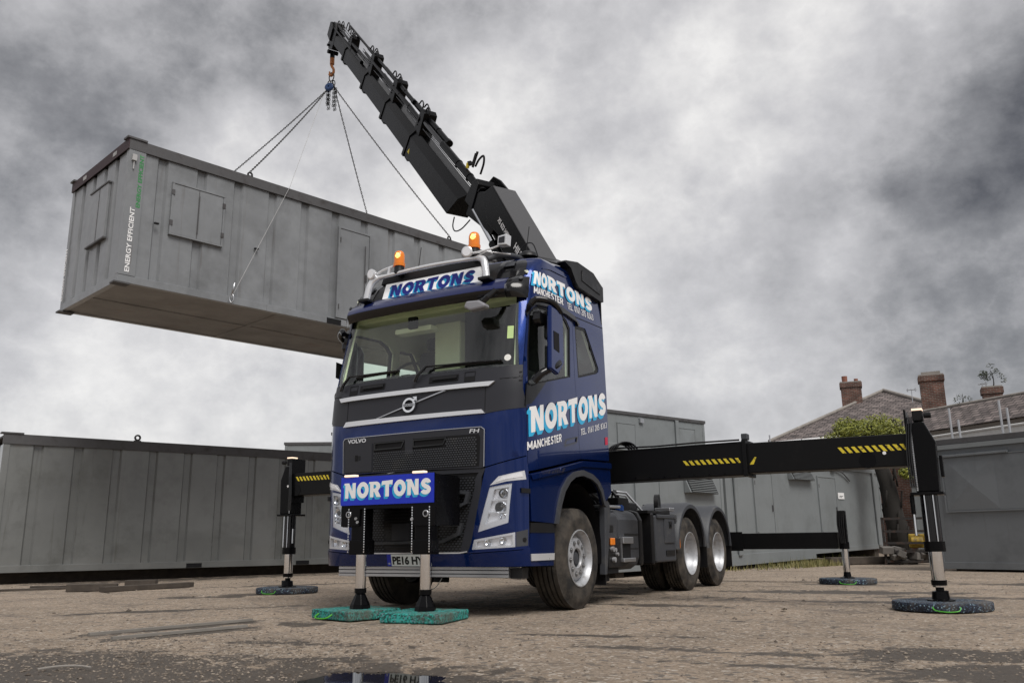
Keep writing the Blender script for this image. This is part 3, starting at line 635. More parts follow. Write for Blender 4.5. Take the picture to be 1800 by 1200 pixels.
# under-run rail
mb=MB()
yr=.20
prof=[(0,.365),(-.035,.37),(-.035,.395),(-.02,.40),(-.035,.405),(-.035,.432),(-.02,.437),(-.035,.442),(-.035,.468),(0,.472)]
mb.prism(prof,lambda a,b,d:(d,yr+a,b),-1.10,.115-.07); mb.prism(prof,lambda a,b,d:(d,yr+a,b),.115,1.02)
mb.build('underrun_rail',m_alu,T)
for a_,b_ in(((.05,yr-.05,.35),(.11,yr+.03,.49)),((.3,yr,.38),(.4,yr+.5,.5)),((-.5,yr,.38),(-.4,yr+.5,.5)),((1.02,yr+.0,.36),(1.15,yr+.12,.46))): MB().box(a_,b_).build('rail_bracket',m_blk,T)
MB().tube([(.0+.25*t,yr-.04,.36-.11*math.sin(PI*t)) for t in [i/10 for i in range(11)]],.004,6).build('hanging_cable',m_alu,T)
# sun visor: swept section
def sweep(u0,u1,prof,n=40):
    mb=MB(); vs=[]; k=len(prof)
    for i in range(n+1):
        u=u0+(u1-u0)*i/n
        for o_,z in prof:
            p,nn=S(u,z); nn=Vector((nn.x,nn.y,0)).normalized(); e_=1-max(0,abs(u)-1.05)/.25; e_=max(.35,min(1,e_)); vs.append(p+nn*o_*e_)
    fs=[]
    for i in range(n):
        for j in range(k): fs.append((i*k+j,i*k+(j+1)%k,(i+1)*k+(j+1)%k,(i+1)*k+j))
    fs+=[tuple(range(k)),tuple(range(n*k,n*k+k))]
    return mb.add(vs,fs)
sweep(-1.0,1.0,[(0,3.43),(.05,3.44),(.12,3.38),(.165,3.32),(.17,3.27),(0.02,3.27)]).build('sun_visor_panel',m_visor,T,auto=35)
sweep(-1.0,1.0,[(.02,3.268),(.17,3.268),(.15,3.225),(.10,3.185),(.09,3.19),(.02,3.25)]).build('visor_lip',m_gloss,T,auto=35)
for a,b in((1.001,1.215),(-1.215,-1.001)): 
    v_=sweep(a,b,[(0,3.445),(.05,3.448),(.10,3.40),(.13,3.32),(.12,3.25),(.07,3.19),(0.02,3.25)],12).build('visor_end',m_gloss,T,auto=35)
    p,nn=S((a+b)/2*1.02,3.38); MB().cyl(p+nn*.06,p+nn*.085,.022,n=20).build('side_lamp',m_mud,v_)
# sign between roof bars
o_=Vector((-.70,.30,3.405)); sgn_fn=plane_fn(o_,(1,0,0),(0,.22,1))
sg=MB().prism([(-.02,0),(1.33,0),(1.30,.232),(.01,.232)],lambda a,b,d:sgn_fn(a,b)[0]+sgn_fn(a,b)[1]*d,-.03,0).build('roof_sign',m_signw,T)
MB().prism([(-.06,.234),(1.37,.234),(1.35,.335),(-.04,.335)],lambda a,b,d:sgn_fn(a,b)[0]+sgn_fn(a,b)[1]*d,-.05,.012).build('sign_top_trim',m_blk,sg,bevel=.008)
nortons(m_navy,m_cyan,sgn_fn,.09,.055,1.14,.148,slope=0,slant=.12,parent=sg,off=.001,sp=.5)
patch('roof_front_fascia',halfloop([(0,3.43),(.84,3.44),(.82,3.70),(0,3.70)]),[],.012,.03,m_blk,T,.12)
# roof light bar (bright tube)
def rb(x,z,y=.24): return (CX+x,y,z)
pts=[rb(-.81,3.42,.20),rb(-.79,3.55,.21),rb(-.76,3.64,.23),rb(-.70,3.685,.25),rb(-.6,3.70,.26),rb(0,3.72,.26),rb(.6,3.70,.26),rb(.70,3.685,.25),rb(.76,3.64,.23),rb(.79,3.55,.21),rb(.81,3.42,.20)]
def smooth_path(p,k=6):
    p=[Vector(q) for q in p]; q=[p[0]]+p+[p[-1]]; o=[]
    for i in range(1,len(q)-2):
        for j in range(k):
            t=j/k; o.append(.5*((2*q[i])+(q[i+1]-q[i-1])*t+(2*q[i-1]-5*q[i]+4*q[i+1]-q[i+2])*t*t+(3*q[i]-q[i-1]-3*q[i+1]+q[i+2])*t**3))
    o.append(q[-2]); return o
sp=smooth_path(pts); lb=MB().tube(sp,[.022+.018*max(0,min(1,(abs(q.x-CX)-.62)/.12)) for q in sp],14).build('roof_light_bar',m_silver,T,auto=50)
MB().tube(smooth_path([rb(.79,3.66,.25),rb(.86,3.74,.42),rb(.92,3.78,.65),rb(.93,3.80,1.0)]),.03,12).build('roof_rail',m_mud,lb,auto=50)
for s_ in(-.81,.81): MB().box(rb(s_-.07,3.40,.13),rb(s_+.07,3.435,.27)).build('bar_foot',m_blk,lb,bevel=.008)
def beacon(x,y,z):
    b=MB().lathe([(0,.001),(0,.062),(.02,.066),(.05,.058),(.10,.058),(.10,.001)],(x,y,z),(0,0,1),28).build('beacon_base',m_blk,T,auto=40)
    MB().lathe([(.10,.066),(.135,.070),(.14,.061),(.17,.062),(.24,.060),(.27,.050),(.285,.030),(.288,.001)],(x,y,z),(0,0,1),28).build('beacon_lens',m_amber,b,auto=50)
    MB().lathe([(-.04,.001),(-.036,.022),(0,.036),(.036,.022),(.04,.001)],(x+.010,y-.036,z+.215),(0,0,1),16).build('beacon_bulb',m_glow,b,smooth=True)
beacon(-.47,.30,3.70); beacon(.55,.30,3.73)
def spot(x,y,z,d):
    d=Vector(d).normalized(); s=MB().lathe([(.0,.001),(.0,.052),(-.008,.062),(-.05,.055),(-.085,.03),(-.09,.001)],(x,y,z),d,24).build('spot_lamp',m_silver,T,auto=40)
    MB().lathe([(.003,.001),(.003,.047)],(x,y,z),d,24).build('lamp_lens',m_refl,s); return s
s1=spot(-.79,.18,3.73,(-.1,-1,-.1)); s2=spot(.565,.12,3.74,(.25,-1,-.1))
MB().tube([(-.79,.25,3.73),(-.68,.27,3.78),(-.55,.30,3.82)],.016).tube([(-.60,.27,3.70),(-.58,.27,3.80)],.02).build('lamp_bracket',m_silver,s1)
MB().tube([(.565,.2,3.74),(.66,.25,3.76),(.78,.32,3.80),(.93,.38,3.86)],.012).tube([(.62,.25,3.72),(.72,.28,3.76),(.95,.4,3.72)],.007).build('lamp_bracket',m_silver,s2)
hs=MB().prism([(-.05,-.05),(.06,-.06),(.07,.06),(-.04,.05)],lambda a,b,d:(.92+a,.30+d,3.845+b),-.05,.05).build('roof_speaker',m_silver,T,bevel=.006)
MB().prism([(-.03,-.03),(.04,-.035),(.045,.035),(-.025,.03)],lambda a,b,d:(.92+a,.248+d,3.845+b),-.006,.0).build('speaker_mesh',m_grey,hs)
MB().tube([(-.28,.40,3.70),(-.235,.40,4.02)],.004,6).build('aerial',m_blk,T); MB().tube([(.80,1.0,3.83),(.86,1.0,4.25)],.005,6).tube(smooth_path([(.72,.9,3.80),(.82,.9,3.98),(.95,.9,4.0),(1.02,.9,3.83)]),.007,6).build('aerial',m_blk,T)
MB().lathe([(0,.11),(.04,.10),(.07,.05),(.075,.001)],(.92,.85,3.82),(0,0,1),20).build('satellite_dome',m_blk,T,smooth=True)
# front mirror
fm=MB()
fm.prism([(-.13,-.01),(-.05,-.055),(.12,-.045),(.135,-.01),(.05,.045),(-.10,.055)],lambda a,b,d:(.75+a,.02+d,3.085+b),-.05,.06); fm.build('front_mirror',mat('mirror_shell',(.24,.24,.26),.35),T,bevel=.022)
MB().tube([(.80,.04,3.11),(.86,.06,3.17),(.92,.12,3.25)],.03,10).tube([(.70,.04,3.12),(.85,.05,3.16)],.02).build('mirror_arm',m_gloss,T)
MB().prism([(-.07,.05),(.075,.05),(.06,-.05),(0,-.09),(-.06,-.03)],lambda a,b,d:(.84+a,.34+d,2.99+b),-.03,.03).build('kerb_mirror_housing',m_dark,T,bevel=.012)
# door mirrors
for sgn in(1,-1):
    X=(lambda x:CX+sgn*(x-CX)) if sgn>0 else (lambda x:CX-(x-CX)+.07); bl=m_blue if sgn>0 else m_gloss; yo=0 if sgn>0 else .22
    mm=MB().prism([(.02,2.40),(.20,2.36),(.34,2.50),(.34,2.985),(.28,3.06),(.05,3.08)][::1],lambda a,b,d:(X(1.44+d),.36+a-.05+yo,b),-.05,.0).build('door_mirror',bl,T,bevel=.02)
    cv=mm
    MB().prism([(.10,2.62),(.22,2.60),(.22,2.80),(.10,2.81)],lambda a,b,d:(X(1.44+d),.36+a-.05,b),.001,.004).build('mirror_slot',m_dark,mm)
    MB().prism([(1.27,2.755),(1.40,2.745),(1.40,3.06),(1.36,3.08),(1.275,3.07)],lambda a,b,d:(X(a),.55+d,b),-.05,.05).build('main_mirror',m_blk,mm,bevel=.03)
    MB().prism([(1.27,2.45),(1.40,2.42),(1.40,2.68),(1.275,2.70)],lambda a,b,d:(X(a),.55+d,b),-.05,.05).build('wide_mirror',m_blk,mm,bevel=.03)
    MB().prism([(.56,2.50),(.68,2.50),(.70,3.0),(.60,3.05)],lambda a,b,d:(X(1.42+d),a-.02,b),-.09,.0).build('mirror_back_cover',m_gloss,mm,bevel=.02)
    MB().tube(smooth_path([(X(1.24),.30,3.10),(X(1.30),.33,3.15),(X(1.42),.45,3.12),(X(1.43),.60,3.05)]),.035,10).build('mirror_arm',m_gloss,mm,auto=50); MB().tube(smooth_path([(X(1.26),.30,2.28),(X(1.33),.33,2.36),(X(1.41),.45,2.44),(X(1.42),.55,2.50)]),.04,10).build('mirror_arm',m_gloss,mm,auto=50)
    km=MB().prism([(-.07,.04),(-.05,.075),(.08,.06),(.09,-.02),(.03,-.085),(-.04,-.07),(-.075,-.02)],lambda a,b,d:(X(1.27+d),.42+a,2.965+b),-.05,.05).build('kerb_mirror',m_gloss,mm,bevel=.02)
    patch('mirror_base',(mir if sgn<0 else (lambda p:p))([(1.255,2.03),(1.34,2.06),(1.62,2.32),(1.45,2.28),(1.34,2.235),(1.27,2.26)]),[],.02,.03,m_gloss,T,.08)
# side lettering (left side of the lorry)
nortons(m_white,m_cyan,S,1.345,1.765,1.83,.262,slope=.221,slant=0,parent=T,off=.004,sp=.07)
stext('MANCHESTER',S,1.285,1.585,.68,.082,m_white,T,slope=.22)
stext('TEL. 0161 205 8363',S,2.45,1.847,.735,.072,m_white,T,slope=.22,thick=.13)
nortons(m_white,m_cyan,S,1.285,3.370,1.66,.160,slope=.008,slant=0,parent=T,off=.006,sp=.07)
stext('MANCHESTER',S,1.315,3.265,.83,.078,m_white,T,slope=.015)
stext('TEL. 0161 205 8363',S,2.25,3.262,.71,.080,m_white,T,slope=.02,thick=.13)
patch('red_sticker',[(3.12,1.80),(3.20,1.81),(3.20,1.90),(3.12,1.89)],[],.004,0,mat('red_sticker_paint',(.5,.02,.06),.5),T,.1)
# ---- wheels
def tyre_mb(x_out,y,R,w,sg,rim_r,lug=False,n=72):
    """x_out = outer face x, sg = +1 outer face towards +X"""
    r0=rim_r; prof=[(-w,r0),(-w+.0,r0+.04),(-w-.004,(R+r0)/2),(-w+.012,R-.05),(-w+.035,R-.012)]
    ng=4; tw=w-.07
    for i in range(ng+1):
        a=-w+.035+tw*i/(ng+1); b=-w+.035+tw*(i+1)/(ng+1)
        prof+=[(a+(.010 if i else 0),R-(.0 if i else .006)),(b-(.010 if i<ng else 0),R-(0 if i<ng else .006))]
        if i<ng: prof+=[(b-.009,R-.030),(b+.009,R-.030)]
    prof+=[(-.035,R-.012),(-.012,R-.05),(.004,(R+r0)/2+.02),(.006,(R+r0)/2),(0.001,r0+.04),(-.006,r0)]
    mb=MB(); mb.lathe([(h*sg,r) for h,r in prof],(x_out,y,R),(1,0,0),n if not lug else 144,up=(0,0,1))
    if lug:
        m_=len(prof); 
        for i in range(144):
            for k,(h,r) in enumerate(prof):
                if r>R-.03:
                    ph=(i+ (2 if h>-w/2 else 0)+int((h+w)*30))%4
                    if ph==0:
                        v=Vector(mb.v[i*m_+k]); c=Vector((v.x,y,R)); d=(v-c); mb.v[i*m_+k]=tuple(c+d*((r-.011)/r))
    return mb
def front_wheel(x_out,sg,y):
    w=MB().box((0,0,0),(0,0,0))
    R=.527
    t=tyre_mb(x_out,y,R,.345,sg,.285).build('wheel',m_tyre,T,auto=45)
    c=(x_out,y,R)
    prof=[(-.012,.300),(.004,.300),(.006,.290),(-.02,.268),(-.05,.255),(-.085,.250),(-.092,.235),(-.055,.222),(-.04,.20),(-.035,.105),(-.045,.098),(-.06,.095)]
    rim=MB().lathe([(h*sg,r) for h,r in prof],c,(1,0,0),72).build('rim',m_rim,t,auto=50)
    h=MB()
    h.lathe([((-.05)*sg,.104),(-.075*sg,.10),(-.085*sg,.07),(-.05*sg,.06),(-.045*sg,.001)],c,(1,0,0),32); h.build('hub',m_mud,t,auto=40,label='dark grey wheel hub')
    nb=MB(); hb=MB()
    for k in range(10):
        a=2*PI*k/10+.1; p=Vector((x_out-.036*sg,y+.1675*math.cos(a),R+.1675*math.sin(a)))
        nb.cyl(p,p+Vector((.016*sg,0,0)),.0145,n=6)
        a+=PI/10; p=Vector((x_out-.048*sg,y+.226*math.cos(a),R+.226*math.sin(a))); 
        hb.cyl(p-Vector((.03*sg,0,0)),p+Vector((-.012*sg,0,0)),.0,n=3) if False else None
    nb.build('wheel_nut',m_nut,t)
    ln=MB()
    for k in range(10):
        a=2*PI*k/10+.1; p=Vector((x_out-.036*sg,y+.1675*math.cos(a),R+.1675*math.sin(a))); ln.lathe([(0,.027),(.003*sg,.027),(.003*sg,.024)],p,(1,0,0),14)
    ln.build('nut_ring',m_blk,t)
    MB().lathe([(-.30*sg,.27),(-.12*sg,.27),(-.11*sg,.24)],c,(1,0,0),40).build('rim_inner',m_rim,t,smooth=True)
front_wheel(1.22,1,1.365); front_wheel(-1.31,-1,1.365)
def rear_wheel(x_out,sg,y,inner=True):
    R=.512
    t=tyre_mb(x_out,y,R,.29,sg,.285,lug=True).build('wheel',m_tyre,T,auto=45)
    prof=[(-.012,.300),(.004,.300),(.006,.292),(-.015,.275),(-.05,.262),(-.10,.250),(-.16,.205),(-.18,.15),(-.17,.11),(-.165,.001)]
    MB().lathe([(h*sg,r) for h,r in prof],(x_out,y,R),(1,0,0),60).build('rim',m_rim,t,auto=50)
    nb=MB()
    for k in range(10):
        a=2*PI*k/10; p=Vector((x_out-.185*sg,y+.1675*math.cos(a),R+.1675*math.sin(a))); nb.cyl(p,p+Vector((.04*sg,0,0)),.016,n=6)
    nb.build('wheel_nut',m_nut,t)
    if inner: tyre_mb(x_out-.34*sg,y,R,.29,sg,.2,lug=True).build('wheel',m_tyre,T,auto=45)
WB=3.69862
for y in(1.365+WB,2.735+WB):
    rear_wheel(1.235,1,y,inner=(y<6)); rear_wheel(-1.325,-1,y,inner=(y<6))
MB().cyl((-1.1,1.365,.53),(1.0,1.365,.53),.07).cyl((-1.0,5.06,.5),(1.0,5.06,.5),.09).cyl((-1.0,6.43,.5),(1.0,6.43,.5),.09).lathe([(-.2,.08),(-.12,.2),(.12,.2),(.2,.08)],(0,5.06,.5),(1,0,0),24).build('axle',m_blk,T,auto=40)
# chassis
ch=MB()
for x in(-.47,.38): ch.box((x-.04,.5,.70),(x+.04,7.35,.98))
for y in(.7,2.2,3.4,4.5,5.7,6.9,7.3): ch.box((-.45,y-.05,.74),(.38,y+.05,.94))
ch.build('chassis_frame',m_blk,T,bevel=.006)
# engine underside, mud clutter under cab
cl=MB().box((-.40,.5,.45),(.35,1.9,1.2)).box((-1.1,1.95,.55),(-.5,2.9,1.0)).cyl((-.9,3.2,.6),(-.9,4.2,.6),.25).box((-1.15,.32,.5),(1.05,.40,1.35)).box((.55,.45,.75),(.95,1.0,1.1))
cl.build('engine_block',m_dark,T,bevel=.02)
for sgn in(1,-1):
    X=lambda x:CX+sgn*(x-CX)
    # inner wheel arch liner
    n=20; R_a=.64; mb=MB(); vs=[]
    for i in range(n+1):
        a=math.radians(-12+204*i/n); 
        for x in(1.20,.80): vs.append((X(x),1.365+R_a*math.cos(a)*.95,.60+R_a*1.12*math.sin(a)))
    mb.add(vs,[(2*i,2*i+1,2*i+3,2*i+2) for i in range(n)]); mb.build('wheel_arch_liner',m_blk,T,smooth=True)
    MB().prism([(1.905,.33),(1.96,.33),(2.11,1.02),(2.09,1.13),(2.03,1.16),(1.96,1.14)][::-1],lambda a,b,d:(X(d),a+.06,b),1.17,1.245).build('mudguard_strip',m_mud,T,bevel=.008)
    MB().box((min(X(.83),X(1.22)),2.02,.22),(max(X(.83),X(1.22)),2.04,1.05)).build('mudflap',m_blk,T)
# tanks, boxes along the left side
MB().prism([(.95,.55),(1.17,.55),(1.22,.60),(1.22,1.0),(1.17,1.03),(.95,1.03)],lambda a,b,d:(a,d,b),2.14,2.42).build('additive_tank',m_mud,T,bevel=.02)
MB().box((1.205,2.17,.80),(1.224,2.28,.88)).build('tank_label',m_blk,T)
ft=MB().prism([(.72,.42),(.80,.36),(1.10,.36),(1.19,.42),(1.22,.50),(1.22,.95),(1.17,1.04),(1.08,1.07),(.75,1.07),(.72,1.0)],lambda a,b,d:(a,d,b),2.46,3.12).build('fuel_tank',m_mud,T,bevel=.045)
MB().prism([(.72,.40),(1.225,.40),(1.23,.5),(1.23,.95),(1.18,1.05),(1.08,1.08),(.72,1.08)],lambda a,b,d:(a,d,b),3.12,3.22).build('tank_strap',m_blk,ft,bevel=.02)
MB().box((1.20,2.62,.76),(1.226,3.06,.79)).box((1.20,2.62,.60),(1.226,3.06,.615)).build('tank_rib',m_blk,ft,bevel=.004)
MB().cyl((1.07,2.86,1.065),(1.07,2.86,1.12),.055,n=20).cyl((1.07,2.86,1.12),(1.07,2.86,1.135),.04,n=20).build('filler_cap',mat('blue_cap',(.01,.10,.45),.4),ft,auto=30)
# step bracket with lamp
sb=MB().prism([(2.12,.40),(2.60,.40),(2.80,.45),(2.80,.74),(2.12,.74)],lambda a,b,d:(d,a,b),1.16,1.225).build('side_step_plate',m_blk,T,bevel=.01)
MB().box((1.20,2.48,.67),(1.265,2.80,.745)).build('step_tread',m_alu,sb,bevel=.006); MB().box((1.20,2.48,.455),(1.265,2.86,.50)).build('step_tread',m_alu,sb,bevel=.006); MB().box((1.225,2.48,.50),(1.24,2.495,.67)).build('step_upright',m_alu,sb)
MB().box((1.226,2.505,.505),(1.230,2.78,.665)).build('step_recess',m_dark,sb)
MB().box((1.226,2.16,.655),(1.245,2.28,.735)).build('side_marker',m_amber,T,bevel=.008)
MB().box((1.236,4.455,.59),(1.262,4.55,.73)).build('side_marker',m_amber,T,bevel=.008)
vb=MB()
for (y,z,r_) in((2.20,.61,.03),(2.27,.60,.025),(2.24,.49,.03),(2.33,.55,.02)): vb.cyl((1.22,y,z),(1.26,y,z),r_,n=12)
vb.build('air_valve',m_rim,T); MB().box((1.0,2.14,.33),(1.2,2.46,.5)).box((1.02,2.10,.25),(1.15,2.3,.4)).build('valve_block',m_dark,T,bevel=.01)
# locker box
bx=MB().box((.80,3.66,.42),(1.235,4.44,1.02)).build('battery_box',m_mud,T,bevel=.02)
MB().box((1.225,3.98,.66),(1.252,4.36,.985)).build('box_lid',m_mud,bx,bevel=.012); MB().box((1.225,3.70,.985),(1.262,4.44,1.035)).build('box_rim',m_mud,bx,bevel=.01)
MB().box((1.25,4.14,.86),(1.262,4.24,.95)).build('box_latch',m_blk,bx,bevel=.004); MB().cyl((1.262,4.19,.905),(1.270,4.19,.905),.022,n=16).build('box_lock',m_dark,bx)
MB().box((1.232,4.02,.50),(1.245,4.36,.57)).build('box_slot',m_blk,bx)
MB().box((.80,3.58,.40),(1.22,3.655,1.05)).build('box_front_panel',m_blk,T,bevel=.02)
MB().box((.72,4.50,.62),(1.235,4.535,1.05)).build('mudguard_front',m_mud,T,bevel=.01)
# catwalk and deck
ck=MB().box((-.95,3.15,1.03),(.45,4.2,1.06)).box((.45,3.5,1.045),(1.2,4.35,1.085)).box((-1.2,3.3,1.02),(-.9,4.3,1.05)).build('catwalk',m_blk,T,bevel=.004)
mb=MB()
for i in range(12):
    for j in range(2): mb.cyl((-.10+.1*i*.9,3.55+j*.25,1.061),(-.10+.1*i*.9,3.55+j*.25,1.068),.025,n=10)
mb.build('catwalk_tread',m_alu,ck)
MB().box((1.0,4.3,1.09),(1.22,4.5,1.14)).build('mudguard_bracket',m_alu,T,bevel=.008)
# fifth wheel
fw=MB(); pts=[]
for i in range(24):
    a=2*PI*i/24
    if abs(a-PI/2)<.22: continue
    pts.append((.50*math.cos(a)-.045,5.75+.50*math.sin(a)))
fw.prism(pts,lambda a,b,d:(a,b,d),1.10,1.16).box((-.5,5.5,.98),(.42,6.0,1.10)).build('fifth_wheel',m_blk,T,bevel=.006)
# deck clutter between crane and fifth wheel
dk=MB().box((-.45,3.0,.99),(.60,3.45,1.32)).build('crane_subframe',m_crane,T,bevel=.015)
MB().box((.60,3.05,1.03),(.98,3.40,1.24)).build('valve_bank',m_dark,dk,bevel=.01); MB().box((.62,3.60,1.09),(.9,3.9,1.20)).build('deck_box',m_blk,dk,bevel=.02)
MB().tube([(.30,3.7,1.07),(.34,3.85,1.40),(.62,4.2,1.36),(.80,4.35,1.10)],.018,8).build('deck_rail',m_alu,dk,auto=50)
MB().tube([(.50,3.5,1.09),(.56,3.6,1.34),(.74,3.9,1.30),(.80,4.0,1.10)],.014,8).build('deck_rail',m_alu,dk,auto=50)
rq=random.Random(9)
for i in range(11):
    a=Vector((rq.uniform(.1,.95),rq.uniform(2.95,3.5),1.2)); b=a+Vector((rq.uniform(-.25,.35),rq.uniform(.3,.9),rq.uniform(-.14,0)))
    MB().tube(smooth_path([a,a+Vector((.02,.06,rq.uniform(.10,.26))),a.lerp(b,.6)+Vector((0,0,rq.uniform(.1,.22))),b],6),rq.uniform(.010,.017),6).build('deck_hose',m_gloss,dk,auto=60)
MB().lathe([(-.03,.02),(-.03,.14),(.03,.14),(.03,.02)],(.95,4.55,1.20),(1,.2,0),20).build('cable_reel',m_blk,dk,auto=40)
for i in range(4): MB().tube(smooth_path([(.95+.03*i,2.75,1.70),(1.0+.04*i,2.85,1.86+.012*i),(1.15+.04*i,2.92,1.88),(1.28+.03*i,2.95,1.70)],6),.013,6).build('air_hose',m_gloss,T,auto=60)
for x in(.2,.55): MB().box((x,5.0,1.0),(x+.08,5.5,1.22)).build('fifth_wheel_bracket',m_blk,dk,bevel=.01)
# rear mudguards
for sgn in(1,-1):
    X=lambda x:CX+sgn*(x-CX)
    for yc in(1.365+WB,2.735+WB):
        n=22; vs=[]; mb=MB(); R1=.655
        prof=[]
        a0,a1=(-4,150) if yc<6 else (0,178)
        for i in range(n+1):
            a=math.radians((-2+ (182)*i/n)); ry=R1*(1 if True else 1); 
            yy=yc-ry*math.cos(a)*.96; z_=.60+R1*.92*max(math.sin(a),-.2)
            for (x,dz) in((1.275,-.05),(1.275,0),(1.24,.028),(.62,.03),(.62,.005),(1.22,.0),(1.25,-.05)):
                nrm=Vector((0,-math.cos(a),math.sin(a))); p=Vector((X(x),yy,z_))+nrm*dz; vs.append(tuple(p))
        k=7; fs=[]
        for i in range(n):
            for j in range(k): fs.append((i*k+j,i*k+(j+1)%k,(i+1)*k+(j+1)%k,(i+1)*k+j))
        fs+=[tuple(range(k)),tuple(range(n*k,n*k+k))]
        mb.add(vs,fs).build('rear_mudguard',m_mud,T,auto=50)
    x0,x1=sorted((X(.64),X(1.26)))
    MB().box((x0,7.07,.27),(x1,7.09,.62)).build('mudflap',m_blk,T)
    MB().box((x0,5.74,.30),(x1,5.76,.62)).build('mudflap',m_blk,T)
MB().box((-1.2,7.40,.62),(1.15,7.47,.78)).box((.55,7.38,.80),(1.0,7.45,.95)).build('tail_bar',m_blk,T,bevel=.01)
MB().box((1.02,7.47,.80),(1.10,7.5,.9)).build('tail_lamp',mat('red_lamp',(.4,.01,.01),.3),T)
# air lines and suspension clutter behind the cab
mb=MB(); rr=random.Random(3)
for i in range(9):
    x=.55+.05*i; mb.tube(smooth_path([(x,2.22,1.12+.02*i),(x+.02,2.45,1.32-.03*i*.5),(x+.05,2.62,1.15),(x+.02,2.7,1.03)]),.016,7)
mb.build('air_hose',m_blk,T,auto=60)
mb=MB()
for k in range(8):
    z=1.35-.05*k; mb.tube([(.62+.11*math.cos(2*PI*i/16),2.36+.11*math.sin(2*PI*i/16),z+i*.003) for i in range(16)],.014,6,closed=True)
mb.build('coiled_air_line',m_blk,T,auto=60)
MB().tube([(.5,2.28,1.12),(1.15,2.28,1.10),(1.18,2.6,1.10)],.018).build('pipe',m_alu,T)

# ---- front stabiliser frame
fsb=MB(); fy=-.49
outer=[(-.53,.87),(-.53,1.352),(.60,1.352),(.605,.86),(.36,.862),(.33,1.03),(-.29,1.035),(-.30,.872)]
st=MB().prism(outer[::-1],lambda a,b,d:(a,d,b),fy,fy+.022).build('front_stabiliser',m_crane,T,bevel=.004)
MB().box((.583,fy+.0225,.865),(.604,-.06,1.33)).build('stabiliser_side',m_crane,st,bevel=.004); MB().box((-.528,fy+.0225,.865),(-.508,-.06,1.33)).build('stabiliser_side',m_crane,st,bevel=.004)
MB().box((-.508,fy+.0225,1.325),(.583,-.06,1.345)).box((-.5,-.42,1.05),(.57,-.06,1.20)).build('stabiliser_beam',m_crane,st)
bfn=plane_fn((-.535,fy-.008,1.075),(1,0,0),(0,0,1))
sbd=MB().box((-.535,fy-.008,1.075),(.597,fy-.0005,1.352)).build('sign_board',m_royal,st)
nortons(m_white,m_cyan,bfn,.060,.068,1.045,.150,slope=.01,parent=sbd,off=.0006,sp=.6)
hb=MB(); hn=MB()
for (x,z,r_) in((-.435,.985,.022),(.50,.975,.022)): hn.lathe([(.003,r_),(.006,r_+.008),(0,r_+.012)],(x,fy,z),(0,-1,0),20); hb.cyl((x,fy-.002,z),(x,fy+.001,z),r_,n=16)
hn.build('hole_ring',m_alu,st,smooth=True); hb.build('bolt_hole',m_dark,st)
bt=MB()
for (x,z) in((-.335,.945),(.345,.925),(-.315,.91)): bt.cyl((x,fy,z),(x,fy-.012,z),.014,n=12)
bt.build('bolt',m_rim,st)
for x in(-.42,.42): MB().box((x-.07,fy-.02,1.354),(x+.07,fy+.04,1.375)).build('work_lamp',m_warm,st,bevel=.006)
for x in(-.33,.445):
    leg=MB().box((x-.085,-.47,.60),(x+.085,-.33,1.05)).build('stabiliser_leg',m_crane,st,bevel=.015)
    MB().box((x-.10,-.48,.60),(x+.10,-.32,.74)).build('leg_collar',m_crane,leg,bevel=.01)
    MB().cyl((x,-.40,.28),(x,-.40,.62),.052,n=28).build('chrome_ram',m_chrome,leg,auto=40)
    MB().cyl((x,-.40,.235),(x,-.40,.282),.058,n=28).build('ram_collar',m_crane,leg,auto=40)
    MB().cyl((x,-.40,.235),(x,-.40,.125),.046,.098,n=8).cyl((x,-.40,.125),(x,-.40,.092),.098,.102,n=8).build('leg_foot',m_crane,leg,bevel=.004)
    ch_=MB()
    for sx in(-.10,.10):
        for k in range(18): ch_.cyl((x+sx,-.49,.62+k*.024),(x+sx,-.49,.634+k*.024),.006,n=6)
    ch_.build('leg_chain',m_chrome,leg)
# ================================================================ LOADER CRANE
K=thing('loader_crane','black folding loader crane behind the cab, boom raised, outriggers spread','crane',(0,2.75,0))
c0=Vector((0,0,0)); DD=Vector((-.87858,.47759,0)); NN=Vector((-.47759,-.87858,0))
def cp(s,z,off=0): return DD*s+NN*off+Vector((0,0,z))
B0=(2.29,5.94); TT=(.6994,.7147); NV=(-.7147,.6994)
def bp(t,n,off=0): return cp(B0[0]+t*TT[0]+n*NV[0],B0[1]+t*TT[1]+n*NV[1],off)
MB().box((-.55,-.40,.98),(.50,.35,1.30)).box((-.50,-.34,1.30),(.42,.30,1.95)).build('crane_base',m_crane,K,bevel=.02)
MB().cyl((0,0,1.95),(0,0,3.6),.30,.27,28).cyl((0,0,3.5),(0,0,3.7),.36,n=28).build('slewing_column',m_crane,K,auto=40)
MB().prism([(-.62,3.3),(.25,3.3),(.30,4.1),(-.1,4.55),(-.55,4.3)],lambda a,b,d:cp(a,b,d),-.27,.27).build('column_head',m_crane,K,bevel=.02)
ib=MB().prism([(-.62,3.85),(-.28,4.42),(.80,5.87),(1.06,5.86),(.97,5.33),(.66,5.05),(.50,4.72),(.20,4.05),(-.2,3.7)],lambda a,b,d:cp(a,b,d),-.19,.20).build('inner_boom',m_crane,K,bevel=.014)
MB().prism([(.2,4.85),(.95,5.9),(1.25,6.22),(1.45,6.36),(1.68,6.30),(1.70,6.1),(1.25,5.6)],lambda a,b,d:cp(a,b,d),-.235,-.20).build('link_plate',m_crane,K,bevel=.004)
MB().prism([(.75,5.3),(.95,5.85),(1.5,6.05),(1.75,5.75),(1.35,5.45),(.95,5.15)],lambda a,b,d:cp(a,b,d),-.14,.14).build('knuckle_link',m_crane,K,bevel=.02)
